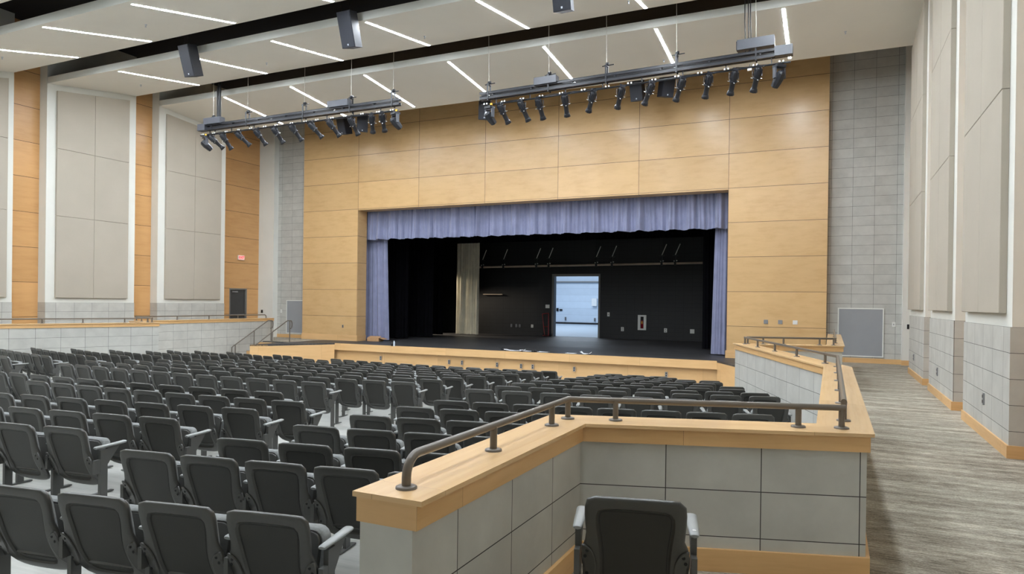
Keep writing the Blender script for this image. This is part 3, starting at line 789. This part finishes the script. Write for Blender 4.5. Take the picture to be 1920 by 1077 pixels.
curtain('stage_valance', -18.6, -2.75, 24.2, 4.36, 5.9, 48, .25, 'curtain', 'blue-grey pleated valance across the top of the stage opening', 'curtain', 3, .02)
curtain('stage_curtain', -18.62, -17.42, 24.5, .04, 5.6, 7, .16, 'curtain', 'blue-grey curtain gathered at the left edge of the stage opening', 'curtain', 4, 0, flare=lambda u, d: .22*u*max(0, d-.25))
curtain('stage_curtain', -3.66, -2.8, 24.5, .04, 5.6, 6, .16, 'curtain', 'blue-grey curtain gathered at the right edge of the stage opening', 'curtain', 5, 0, flare=lambda u, d: -.10*(1-u)*d)
curtain('masking_curtain', -23.0, -17.55, 26.3, .04, 7.6, 22, .12, 'black_cloth', 'black masking curtain just behind the left blue-grey curtain', 'curtain', 6)
curtain('masking_curtain', -23.0, -17.25, 28.0, .04, 7.6, 24, .12, 'black_cloth', 'second black masking curtain on the left, deeper into the stage', 'curtain', 7)
curtain('masking_curtain', -23.0, -18.0, 30.2, .04, 7.6, 22, .12, 'black_cloth', 'rear black masking curtain beside the cream curtain', 'curtain', 8)
curtain('masking_curtain', -4.55, .5, 27.2, .04, 7.6, 20, .12, 'black_cloth', 'black masking curtain at the right side of the stage', 'curtain', 9)
curtain('masking_border', -22.8, 1.6, 26.0, 4.72, 10.58, 70, .08, 'black_cloth', 'black border curtain hanging across above the stage', 'curtain', 10)
curtain('masking_border', -22.8, 1.6, 30.6, 4.72, 10.58, 70, .08, 'black_cloth', 'second black border curtain above the rear stage', 'curtain', 12)
curtain('muslin_curtain', -18.0, -16.68, 31.6, .04, 7.0, 11, .2, 'muslin', 'cream muslin curtain hanging gathered at the rear left of the stage', 'curtain', 11)

# ------------------------------------------------------------------ back of the stage
def bar(x, y, z, w_, h_, name, m, label, cat, d=.02, face='-y', group=None):
    mb = MB(); mb.box(-w_/2, w_/2, -d, 0, -h_/2, h_/2, m)
    rz = {'-y': 0, '-x': -math.pi/2, '+x': math.pi/2}[face]
    e = .3
    if 'outlet' in name:
        for s in (-1, 1): mb.box(-w_*.22, w_*.22, -d-.003, -d, s*h_*.22-h_*.13, s*h_*.22+h_*.13, 'hole' if m != 'plate_white' else 'plate')
    elif 'switch' in name: mb.box(-w_*.16, w_*.16, -d-.006, -d, -h_*.16, h_*.16, 'plate')
    o = mb.build(name, loc=(x, y, z), rot=(0, 0, rz)); return tag(o, label, cat, group)
mb = MB(); mb.tube([(-17.3, 32.55, 3.6), (-14, 32.55, 3.63), (-9, 32.55, 3.67), (-5.45, 32.55, 3.70)], .055, 'beam_beige', 12)
bt = empty('scenery_batten', (-11.4, 32.55, 3.6), 0, 'long pale pipe batten hanging across the black rear stage wall', 'batten')
o = mb.build('pipe', bt); o.matrix_parent_inverse = Matrix.Translation((11.4, -32.55, -3.6))
for x in (-16.98, -15.73, -13.84, -13.15, -10.61, -9.8, -7.35, -6.71):
    mb = MB(); z = 3.6+(x+17.3)*.0085
    mb.box(-.05, .05, -.075, .075, -.08, .08, 'black'); mb.box(-.07, -.03, -.08, -.04, .08, .13, 'plate_white'); mb.box(.05, .1, -.08, -.04, .1, .15, 'plate_white'); mb.box(-.02, .02, .02, .06, .08, .4, 'black')
    o = mb.build('clamp', bt, loc=(x+11.4, 0, z-3.6))
    mb = MB(); mb.tube([(0, -.02, .0), (.22, -.02, .52)], .022, 'plate_white', 8); mb.box(-.14, .12, -.03, .03, -.03, .0, 'black')
    o_ = MB(); o_.tube([(0, .04, .08), (0, .04, 7.0)], .008, 'wire', 6); o_.build('lift_line', bt, loc=(x+11.4, 0, z-3.6))
    o = mb.build('diagonal_brace', bt, loc=(x+11.4, 0, z+.40-3.6))
mb = MB(); mb.box(-17.15, -16.0, 32.95, 33.1, 2.13, 2.18, 'beam_beige'); tag(mb.build('wall_shelf_bar'), 'thin pale horizontal bar on the rear stage wall beside the cream curtain', 'bar')
G = 'outlets on the rear stage wall'
bar(-15.49, 33.1, .5, .09, .16, 'wall_outlet', 'plate', 'grey outlet on the rear stage wall, first right of the cream curtain', 'outlet', group=G)
bar(-15.2, 33.1, .5, .09, .16, 'wall_outlet', 'plate', 'grey outlet on the rear stage wall, second right of the cream curtain', 'outlet', group=G)
bar(-15.0, 33.1, .5, .09, .16, 'wall_outlet', 'plate', 'grey outlet on the rear stage wall, third right of the cream curtain', 'outlet', group=G)
bar(-14.28, 33.1, .5, .12, .16, 'wall_outlet', 'plate_white', 'pale outlet on the rear stage wall left of the doorway', 'outlet', group=G)
bar(-9.39, 33.1, .48, .14, .2, 'wall_outlet', 'plate_white', 'pale outlet between the doorway and the extinguisher cabinet', 'outlet', group=G)
bar(-7.25, 33.1, .48, .14, .2, 'wall_outlet', 'plate_white', 'pale outlet just right of the extinguisher cabinet', 'outlet', group=G)
bar(-5.98, 33.1, .47, .2, .2, 'wall_plate', 'plate_white', 'square white plate low at the right end of the rear stage wall', 'plate')
bar(-10.12, 33.1, 1.2, .12, .2, 'light_switch', 'plate_white', 'white switch right of the stage doorway', 'switch')
bar(-13.42, 33.1, 1.55, .22, .18, 'control_panel', 'plate_white', 'small white control panel left of the stage doorway', 'control panel')
cb = empty('extinguisher_cabinet', (-8.4, 33.1, .83), 0, 'white framed fire extinguisher cabinet on the black rear stage wall', 'cabinet')
mb = MB(); w2, h2 = .21, .37
mb.box(-w2, w2, -.05, 0, h2-.08, h2, 'plate_white'); mb.box(-w2, w2, -.05, 0, -h2, -h2+.08, 'plate_white'); mb.box(-w2, -w2+.13, -.05, 0, -h2+.08, h2-.08, 'plate_white'); mb.box(w2-.13, w2, -.05, 0, -h2+.08, h2-.08, 'plate_white')
mb.box(-.09, .09, -.012, 0, -h2+.08, h2-.08, 'hole'); mb.build('cabinet_frame', cb)
mb = MB(); mb.lathe([(0, -.27), (.06, -.27), (.06, .0), (.045, .08), (.02, .1), (.02, .14), (0, .14)], 'extinguisher', 14, Matrix.Translation((0, -.03, 0)) @ Matrix.Diagonal((1, .35, 1, 1))); mb.box(-.03, .045, -.05, -.02, .12, .17, 'hole'); mb.box(-.03, .03, -.056, -.05, -.06, .06, 'yellow')
mb.build('fire_extinguisher', cb)
ht = empty('hand_truck', (-13.35, 32.8, 0), 0, 'red hand truck leaning by the left side of the stage doorway', 'hand truck')
mb = MB(); mb.tube([(-.1, 0, .06), (-.3, .15, 1.15)], .022, 'red', 8); mb.tube([(.12, 0, .06), (.05, .15, 1.2)], .03, 'red', 8); mb.tube([(-.3, .15, 1.15), (.05, .15, 1.2)], .02, 'red', 8); mb.tube([(-.16, .04, .5), (.09, .04, .5)], .016, 'red', 8); mb.box(-.14, .18, -.2, .02, .03, .05, 'red'); mb.build('frame', ht)
for sx in (-.16, .2):
    mb = MB(); mb.lathe([(0, -.025), (.09, -.025), (.1, 0), (.09, .025), (0, .025)], 'hole', 16, Matrix.Translation((sx, .05, .1)) @ Matrix.Rotation(math.pi/2, 4, 'Y')); mb.build('wheel', ht)
# things inside the bright room
bar(-17.51, 53.44, 1.83, .42, .62, 'wall_dispenser', 'paper', 'white rounded dispenser on the far wall seen through the stage doorway', 'dispenser', d=.2)
mb = MB(); mb.box(-24, -14, 53.3, 53.44, 3.45, 3.53, 'frame_grey'); tag(mb.build('wall_conduit'), 'thin grey conduit across the far wall seen through the stage doorway', 'conduit')
bar(-20.77, 53.44, 1.17, .2, .26, 'wall_outlet', 'hole', 'small dark wall plate, left of two, seen through the stage doorway', 'plate')
bar(-20.46, 53.44, 1.15, .26, .14, 'wall_plate', 'hole', 'small dark wall plate, right of two, seen through the stage doorway', 'plate')
bar(-20.04, 53.44, .43, .14, .28, 'wall_outlet', 'plate', 'low outlet on the far wall, left one seen through the stage doorway', 'outlet')
bar(-17.49, 53.44, .40, .14, .28, 'wall_outlet', 'plate', 'low outlet on the far wall, right one seen through the stage doorway', 'outlet')

# things lying on the stage
cbx = empty('cardboard_box', (-17.62, 23.95, .004), .1, 'open cardboard box on the stage floor by the left curtain', 'box')
mb = MB(); a, b, h = .28, .2, .15
mb.box(-a, a, -b, -b+.01, 0, h, 'cardboard'); mb.box(-a, a, b-.01, b, 0, h, 'cardboard'); mb.box(-a, -a+.01, -b, b, 0, h, 'cardboard'); mb.box(a-.01, a, -b, b, 0, h, 'cardboard'); mb.box(-a, a, -b, b, 0, .01, 'cardboard'); mb.build('box_body', cbx)
mb = MB(); mb.face([(a, -b, h), (a+.2, -b, h-.06), (a+.2, b, h-.06), (a, b, h)], 'cardboard'); mb.face([(a, b, h+.004), (a+.2, b, h-.056), (a+.2, -b, h-.056), (a, -b, h+.004)], 'cardboard'); mb.build('flap', cbx)
mb = MB(); mb.face([(-a, -b, h), (-a, b*.3, h+.06), (a, b*.3, h+.06), (a, -b, h)][::-1], 'cardboard'); mb.face([(-a, -b, h+.004), (-a, b*.3, h+.064), (a, b*.3, h+.064), (a, -b, h+.004)], 'cardboard'); mb.build('flap', cbx)
mb = MB(); mb.lathe([(0, 0), (.033, 0), (.035, .02), (.035, .15), (.018, .19), (.016, .215), (0, .215)], 'bottle', 16); tag(mb.build('drink_bottle', loc=(-15.12, 21.75, .004)), 'pale water bottle standing near the front edge of the stage', 'bottle')
mb = MB(); mb.lathe([(0, 0), (.04, 0), (.04, .14), (0, .15)], 'black', 14); tag(mb.build('drink_can', loc=(-15.24, 21.78, .004)), 'black can standing left of the pale bottle on the stage', 'can')
def sheet(x, y, w_, d_, rz, label, name='paper_sheet', curl=.03, seed=0):
    rnd = random.Random(seed); mb = MB(); n = 6; vs = []
    for j in range(n+1):
        for i in range(n+1):
            u, v = i/n-.5, j/n-.5; vs.append(Vector((u*w_, v*d_, .004+curl*(abs(u*2)**3*rnd.uniform(.5, 1)+.15*math.sin(7*u+5*v)**2))))
    fs = [(j*(n+1)+i, j*(n+1)+i+1, (j+1)*(n+1)+i+1, (j+1)*(n+1)+i) for j in range(n) for i in range(n)]
    mb.faces_idx(vs, fs, 'paper'); mb.faces_idx([p-Vector((0, 0, .002)) for p in vs], [f[::-1] for f in fs], 'paper')
    return tag(mb.build(name, loc=(x, y, .005), rot=(0, 0, rz)), label, 'paper')
sheet(-10.25, 22.22, .75, .28, .05, 'long white drawing sheet on the stage edge, leftmost of the papers', curl=.06, seed=1)
sheet(-9.75, 22.25, .6, .28, -.1, 'white drawing sheet overlapping the leftmost sheet on the stage edge', curl=.05, seed=2)
sheet(-9.15, 22.24, .4, .25, .02, 'small flat white sheet right of the black tape', curl=.01, seed=3)
sheet(-8.1, 22.22, .38, .25, .0, 'flat white sheet lying alone left of the crumpled one', curl=.01, seed=4)
sheet(-7.55, 22.2, .4, .3, .1, 'crumpled white sheet, rightmost of the papers on the stage edge', curl=.10, seed=5)
mb = MB(); mb.lathe([(.05, 0), (.09, 0), (.09, .06), (.05, .06), (.05, 0)], 'black', 18); tag(mb.build('tape_roll', loc=(-9.42, 22.26, .006)), 'black roll of tape between the white sheets', 'tape roll')
bg = MB(); bg.box(-.08, .08, -.06, .06, 0, .05, 'black'); bg.tube([(-.05, 0, .05), (-.02, 0, .11), (.06, 0, .1)], .008, 'black', 6); tag(bg.build('tool_pouch', loc=(-10.72, 22.24, .006)), 'small black tool pouch left of the white sheets', 'pouch')

# ------------------------------------------------------------------ boxes and plates on the hall walls
for i, (x, wd) in enumerate(((-1.905, 'left'), (-1.471, 'middle'))):
    bar(x, 23.45, 1.225, .13, .13, 'wall_plate', 'plate', f'square steel wall plate on the right maple pillar, {wd} of three', 'plate', group='plates on the right pillar')
bar(-1.03, 23.45, 1.225, .14, .13, 'wall_plate', 'clip', 'square steel wall plate with bright cover, rightmost of three on the pillar', 'plate', group='plates on the right pillar')
bar(-18.95, 23.45, .62, .07, .12, 'wall_outlet', 'plate', 'steel outlet low on the left maple pillar', 'outlet')
for x0, x1, wd in ((.19, 1.475, 'right'), (-22.53, -21.25, 'left')):
    r_ = empty('access_panel', ((x0+x1)/2, 23.9, .95), 0, f'large grey access panel with white frame on the tiled wall, {wd} of the stage', 'access panel')
    hw, hh = (x1-x0)/2, .76; mb = MB(); mb.box(-hw+.02, hw-.02, -.02, 0, -hh+.02, hh-.02, 'grey_board'); mb.build('board', r_)
    mb = MB(); t = .035
    mb.box(-hw, hw, -.03, 0, hh-t, hh, 'white_frame'); mb.box(-hw, hw, -.03, 0, -hh, -hh+t, 'white_frame'); mb.box(-hw, -hw+t, -.03, 0, -hh+t, hh-t, 'white_frame'); mb.box(hw-t, hw, -.03, 0, -hh+t, hh-t, 'white_frame'); mb.build('frame', r_)
bar(1.74, 23.9, 1.22, .09, .14, 'light_switch', 'plate_white', 'white switch right of the right access panel', 'switch')
bar(-22.85, 23.9, 1.2, .09, .14, 'light_switch', 'plate_white', 'white switch left of the left access panel', 'switch')
bar(2.12, 23.62, 1.17, .1, .14, 'wall_sensor', 'hole', 'black wall device on the white wall by the right aisle end', 'wall device')
bar(-23.75, 23.62, 1.17, .1, .14, 'wall_sensor', 'hole', 'black wall device on the white wall right of the exit door', 'wall device')
for y, z, wd in ((11.13, .52, 'nearest'), (15.6, .50, 'middle'), (19.8, .50, 'farthest')):
    bar(1.9, y, z, .075, .16, 'wall_outlet', 'plate', f'steel outlet low in the right wall tiles, {wd} of three', 'outlet', face='-x', group='outlets in the right wall')
for x, wd in ((-16.0, 'leftmost'), (-12.9, 'second from left'), (-12.35, 'third from left'), (-10.9, 'fourth from left'), (-9.95, 'fifth from left'), (-9.5, 'sixth from left'), (-7.95, 'seventh from left'), (-4.8, 'rightmost')):
    bar(x, 22.12, -.52, .085, .16, 'wall_outlet', 'plate', f'steel outlet on the maple stage front above the front chairs, {wd}', 'outlet', group='outlets along the stage front')
# exit door on the left
dr = struct(empty('door_1', (mir(2.7), 22.45, 0)))
D0 = mir(2.6)
mb = MB(); mb.box(-.16, .0, -.5, -.44, 0, 2.2, 'frame_grey'); mb.box(-.16, .0, .44, .5, 0, 2.2, 'frame_grey'); mb.box(-.16, .0, -.44, .44, 2.14, 2.2, 'frame_grey'); mb.build('door_frame', dr, loc=(.1, 0, 0))
mb = MB(); mb.box(-.12, -.07, -.44, .44, .01, 2.14, 'door'); lf = mb.build('door_leaf', dr, loc=(.1, 0, 0))
mb = MB(); mb.box(-.065, -.02, -.38, .38, .98, 1.04, 'plate'); mb.build('push_bar', lf)
mb = MB(); mb.box(-.065, -.02, -.3, .0, 2.02, 2.08, 'plate'); mb.build('door_closer', lf)
ex = empty('exit_sign', (mir(2.6)+.005, 22.55, 3.58), 0, 'small lit exit sign with red letters above the left door', 'exit sign')
MT['exit_face'] = glow('exit_face', (255, 190, 180), .10); MT['exit_red'] = glow('exit_red', (255, 30, 40), .35)
mb = MB(); mb.box(0, .06, -.17, .17, -.1, .1, 'white_frame'); mb.box(.06, .063, -.155, .155, -.085, .085, 'exit_face'); mb.build('housing', ex)
fc = bpy.data.curves.new('letters', 'FONT'); fc.body = 'EXIT'; fc.size = .15; fc.align_x = 'CENTER'; fc.align_y = 'CENTER'; fc.extrude = .002; fc.offset = .004
ft = bpy.data.objects.new('text', fc); COL.objects.link(ft); fc.materials.append(MT['exit_red']); bpy.context.view_layer.update(); fm = bpy.data.meshes.new_from_object(ft.evaluated_get(bpy.context.evaluated_depsgraph_get())); bpy.data.objects.remove(ft)
fo = bpy.data.objects.new('letters', fm); COL.objects.link(fo); fo.parent = ex; fo.location = (.066, 0, 0); fo.rotation_euler = (math.pi/2, 0, math.pi/2)

# ------------------------------------------------------------------ lighting trusses
def truss(x0, x1, zc0, zc1, y, cables, boxes, endbox, label, power):
    L = x1-x0; xm = (x0+x1)/2; zm = (zc0+zc1)/2
    root = empty('lighting_truss', (xm, y, zm), 0, label, 'lighting truss'); root.rotation_euler = (0, -math.atan((zc1-zc0)/L), 0); h = L/2
    mb = MB()
    for yy in (-.06, .06):
        mb.box(-h, h, yy-.012, yy+.012, .045, .105, 'truss'); mb.box(-h, h, yy-.022, yy+.022, .098, .106, 'truss')
        mb.box(-h, h, yy-.012, yy+.012, -.105, -.015, 'truss'); mb.box(-h, h, yy-.03, yy+.03, -.106, -.098, 'truss'); mb.box(-h, h, yy-.03, yy+.03, -.02, -.012, 'truss')
    k = -h+.4
    while k < h: mb.box(k-.02, k+.02, -.05, .05, -.09, .09, 'truss'); k += 1.2
    mb.build('channel_rails', root)
    mb = MB(); mb.tube([(-h+.05, 0, -.26), (h-.05, 0, -.26)], .024, 'fixture', 10)
    k = -h+.5
    while k < h: mb.box(k-.012, k+.012, -.012, .012, -.24, -.1, 'fixture'); k += 1.05
    mb.build('hanging_pipe', root)
    rnd = random.Random(int(abs(x0)*10)); k = -h+.15; clipm = None
    while k < h-.1:
        for q in range(2):
            if clipm is None: mb = MB(); mb.box(-.018, .018, -.075, -.05, -.255, -.215, 'clip'); clipm = mb.build('cable_clip', root, loc=(k, 0, 0))
            else: c_ = clipm.copy(); COL.objects.link(c_); c_.location = (k, 0, 0)
            k += .085
        k += rnd.uniform(.3, .5)
    mb = MB(); pts = [(-h+.05, -.03, -.235)]; k = -h+.05
    while k < h-.3: k += .25; pts.append((k, -.03+rnd.uniform(-.015, .015), -.225-rnd.uniform(0, .04)))
    mb.tube(pts, .012, 'wire', 6); mb.build('power_cable', root)
    for cx in cables:
        u = cx-xm
        mb = MB(); mb.box(u-.02, u+.02, -.09, -.07, -.14, .30, 'truss'); mb.box(u-.02, u+.02, .07, .09, -.14, .30, 'truss'); mb.box(u-.03, u+.03, -.09, .09, .30, .33, 'truss')
        mb.tube([(u-.12, 0, .33), (u+.20, 0, .34)], .014, 'fixture', 8); mb.lathe([(0, -.04), (.045, -.04), (.045, .04), (0, .04)], 'fixture', 12, Matrix.Translation((u+.02, 0, .37)) @ Matrix.Rotation(math.pi/2, 4, 'Y'))
        mb.build('hanger', root)
        mb = MB(); mb.tube([(u, 0, .33), (u, 0, 10.6-zm)], .007, 'cable', 6); mb.build('suspension_cable', root)
    for bx0, bx1, z0_, z1_ in boxes:
        mb = MB(); mb.box(bx0-xm, bx1-xm, -.13, .1, z0_-zm, z1_-zm, 'box_grey'); mb.box(bx0-xm-.02, bx0-xm, -.1, .08, z0_-zm+.02, z1_-zm-.02, 'truss'); mb.build('distribution_box', root)
    a, b = endbox; mb = MB(); mb.box(a-xm, b-xm, -.12, .12, -.1, .13, 'box_grey'); mb.build('end_box', root)
    px, = power; mb = MB()
    for o_ in (-.06, 0.02, .07): mb.tube([(px-xm+o_, .02, .12), (px-xm+o_-.02, .02, .9), (px-xm+o_, .02, 10.6-zm)], .028 if abs(px+19) < 2 else .012, 'wire', 8)
    mb.build('power_drop', root)
    return root
TY = 17.4
truss(-20.56, -12.0, 7.81, 7.815, TY, (-19.9, -18.26, -15.75, -13.85, -12.25), [(-20.25, -19.45, 7.9, 8.12), (-14.7, -13.9, 7.9, 8.1)], (-20.56, -20.2), 'grey lighting truss on the left carrying black stage spotlights', (-19.65,))
truss(-9.22, -.9, 7.64, 7.785, TY, (-8.95, -7.1, -5.46, -3.62, -1.72), [(-7.5, -6.85, 7.78, 7.98), (-2.15, -1.3, 7.88, 8.12)], (-1.3, -.9), 'grey lighting truss on the right carrying black stage spotlights', (-1.9,))

def unproj(px, py, Y):
    v = fw+rr*((px-960)/1280.22)-uu*((py-570.78)/1280.22); t = Y/v.y; return Vector((0, 0, 1.75))+v*t
def spotlight(p, dirv, label, seed=0):
    rnd = random.Random(seed)
    root = empty('stage_spotlight', p, 0, label, 'stage spotlight', 'ellipsoidal spotlights on the trusses')
    q = Vector((0, 0, -.20)); rot = Vector((0, 0, -1)).rotation_difference(dirv.normalized())
    mb = MB(); mb.box(-.02, .02, -.04, .04, -.03, .045, 'fixture'); mb.tube([(0, 0, -.03), (0, 0, -.07)], .008, 'clip', 6); mb.build('hook_clamp', root)
    mb = MB(); hz = math.atan2(dirv.y, dirv.x)-math.pi/2; X = Matrix.Rotation(hz, 4, 'Z')
    mb.box(-.115, .115, -.016, .016, -.078, -.07, 'fixture', X); mb.box(-.119, -.113, -.016, .016, -.235, -.07, 'fixture', X); mb.box(.113, .119, -.016, .016, -.235, -.07, 'fixture', X); mb.build('yoke', root)
    mb = MB(); mb.lathe([(0, .20), (.05, .20), (.075, .17), (.088, .08), (.085, -.02), (.07, -.07)], 'fixture', 14)
    for k in range(8):
        a = k*math.pi/4; X = Matrix.Rotation(a, 4, 'Z'); mb.box(.08, .098, -.005, .005, -.02, .15, 'fixture', X)
    mb.box(-.06, .06, -.06, .06, .19, .225, 'fixture')
    body = mb.build('lamp_housing', root, loc=q); body.rotation_mode = 'QUATERNION'; body.rotation_quaternion = rot
    mb = MB(); mb.lathe([(.088, -.05), (.092, -.06), (.092, -.10), (.066, -.115), (.064, -.32), (.068, -.34)], 'fixture', 14); mb.build('lens_barrel', body)
    mb = MB()
    mb.lathe([(.068, -.33), (.078, -.345), (.098, -.425), (.092, -.425), (.06, -.34), (0, -.34)], 'fixture', 8); mb.build('front_bell', body)
    mb = MB()
    for k in range(2): X = Matrix.Rotation(k*math.pi/2+.4, 4, 'Z'); mb.box(-.135, -.09, -.012, .012, -.085, -.081, 'clip', X); mb.box(.09, .135, -.012, .012, -.085, -.081, 'clip', X)
    mb.build('shutter_tabs', body)
    mb = MB(); pts = [Vector((0.02, -.03, .0))]; s1 = rnd.choice((-1, 1)) if abs(p[0]+10) < 3 else (-1 if p[0] < -11 else 1)
    end = q+rot @ Vector((0, 0, .21))
    for k in range(1, 9):
        t = k/8; pts.append(Vector((.0, -.03, .02)).lerp(end, t)+Vector((s1*.13*math.sin(math.pi*t), -.02, -.05*math.sin(math.pi*t))))
    mb.tube(pts, .006, 'wire', 6); mb.build('lead', root)
    return root
Ls = [((397, 262), (425, 287)), ((419, 256), (441, 289)), ((447, 257), (475, 283)), ((482, 252), (505, 283)), ((515, 247), (538, 280)), ((548, 243), (573, 276)), ((583, 240), (611, 271)), ((618, 236), (643, 269)), ((659, 230), (677, 265)), ((701, 225), (704, 262)), ((720, 223), (726, 257))]
Rs = [((939, 198), (957, 235)), ((977, 192), (995, 232)), ((1011, 189), (1022, 229)), ((1061, 181), (1067, 226)), ((1117, 177), (1106, 218)), ((1170, 167), (1160, 209)), ((1227, 156), (1209, 204)), ((1284, 149), (1268, 197)), ((1333, 141), (1323, 190)), ((1381, 136), (1370, 185)), ((1425, 129), (1413, 180))]
for grp, zl, nmw, x0, x1, z0_, z1_ in ((Ls, 7.55, 'left', -20.56, -12, 7.81, 7.815), (Rs, 7.5, 'right', -9.22, -.9, 7.64, 7.785)):
    for i, (a, b) in enumerate(grp):
        A = unproj(*a, TY); dy = .40; B = unproj(*b, TY+dy)
        d = B-A; m = A.lerp(B, .33)
        pz = z0_+(z1_-z0_)*(m.x-x0)/(x1-x0)-.26
        p = Vector((m.x, TY, pz)); lab = f'black ellipsoidal stage spotlight, {ordn[i+1]} from left on the {nmw} truss'
        spotlight(p, Vector((d.x, d.y, d.z)), lab, i)
def mover(px, py, tilt, pan, zl, label):
    A = unproj(px, py, TY); root = empty('moving_head_light', (A.x, TY, zl), pan, label, 'moving head light', 'moving head lights on the trusses')
    mb = MB(); mb.box(-.02, .02, -.03, .03, -.04, .03, 'fixture'); mb.box(-.12, .12, -.1, .1, -.11, -.04, 'fixture'); mb.box(.06, .12, -.05, 0, -.03, .03, 'yellow'); mb.build('base', root)
    mb = MB(); mb.box(-.1, .1, -.05, .05, -.15, -.115, 'fixture'); mb.box(-.145, -.105, -.05, .05, -.36, -.115, 'box_grey'); mb.box(.105, .145, -.05, .05, -.36, -.115, 'box_grey'); mb.build('yoke', root)
    mb = MB(); R_ = lambda w_, z, h_: [Vector((sx*w_, sy*h_, z)) for sx, sy in ((1, .5), (.5, 1), (-.5, 1), (-1, .5), (-1, -.5), (-.5, -1), (.5, -1), (1, -.5))]
    mb.loops([R_(.05, .17, .05), R_(.09, .13, .09), R_(.1, 0, .11), R_(.095, -.12, .1), R_(.08, -.24, .08), R_(.06, -.25, .06)], 'fixture', smooth=False, close_first=True)
    hd = mb.build('head', root, loc=(0, 0, -.34), rot=(tilt, 0, 0))
mover(386, 262, .9, -.5, 7.55, 'black moving head light at the left end of the left truss')
mover(741, 232, .9, -.4, 7.55, 'black moving head light at the right end of the left truss')
mover(918, 212, .9, -.3, 7.38, 'black moving head light at the left end of the right truss')
mover(1461, 137, .8, .7, 7.52, 'black moving head light at the right end of the right truss')
ww = empty('work_light', (unproj(1406, 131, TY).x, TY-.05, 7.45), 0, 'tiny white lamp hanging under the right truss between spotlights', 'lamp')
mb = MB(); mb.box(-.05, .05, -.02, .02, -.03, .02, 'clip'); mb.build('lamp_head', ww); mb = MB(); mb.box(-.006, .006, -.006, .006, .02, .12, 'fixture'); mb.build('bracket', ww)

# ------------------------------------------------------------------ loudspeakers
def loudspeaker(loc, rz, tilt, w_, h_, d_, label, group, topz=10.6, logo=True):
    root = empty('loudspeaker', loc, 0, label, 'loudspeaker', group)
    root.rotation_euler = (tilt, 0, rz)
    root.rotation_mode = 'XYZ'
    mb = MB(); hw = w_/2; tw = hw*.72
    f = [(-hw, 0), (hw, 0), (tw, d_), (-tw, d_)]
    mb.prism(f, -h_, 0, 'speaker'); mb.build('cabinet', root)
    mb = MB(); mb.box(-hw+.015, hw-.015, -.012, 0, -h_+.015, -.015, 'speaker'); g = mb.build('grille', root)
    if logo: mb = MB(); mb.box(-.018, .018, -.016, -.012, -h_+.05, -h_+.09, 'badge'); mb.build('badge', g)
    return root
def hang(loc, label):
    mb = MB()
    for dx in (-.12, .12): mb.tube([(dx, .12, -.06), (dx, .12, 10.6-loc[2])], .012, 'wire', 6)
    return tag(mb.build('suspension_rod', loc=loc), label, 'suspension rod', 'rods holding the loudspeakers')
for x, wd in ((-16.38, 'leftmost'), (-10.83, 'middle'), (-5.23, 'rightmost')):
    z = 8.76 if x < -6 else 8.72
    loudspeaker((x, 13.25, z), 0, math.radians(17), .40, .84, .36, f'black loudspeaker hanging below a ceiling gap, {wd} of the near three', 'near hanging loudspeakers')
    hang((x, 13.25, z), f'black rods holding the {wd} of the near three loudspeakers')
G = 'loudspeaker pairs before the stage wall'
for x, wd in ((-17.1, 'left'), (-5.2, 'right')):
    for dx, rz, sd in ((-.62, -.15, 'left'), (.52, .75, 'right')):
        loudspeaker((x+dx, 21.55, 9.02), rz, math.radians(14), .42, .72, .4, f'black loudspeaker before the maple wall, {sd} one of the {wd} pair', G)
        hang((x+dx, 21.55, 9.02), f'black rods holding the {sd} loudspeaker of the {wd} pair')
loudspeaker((-11.25, 21.55, 8.95), .6, math.radians(12), .42, .7, .36, 'black loudspeaker behind the left end of the right truss', G)
hang((-11.25, 21.55, 8.95), 'black rods holding the loudspeaker behind the right truss end')
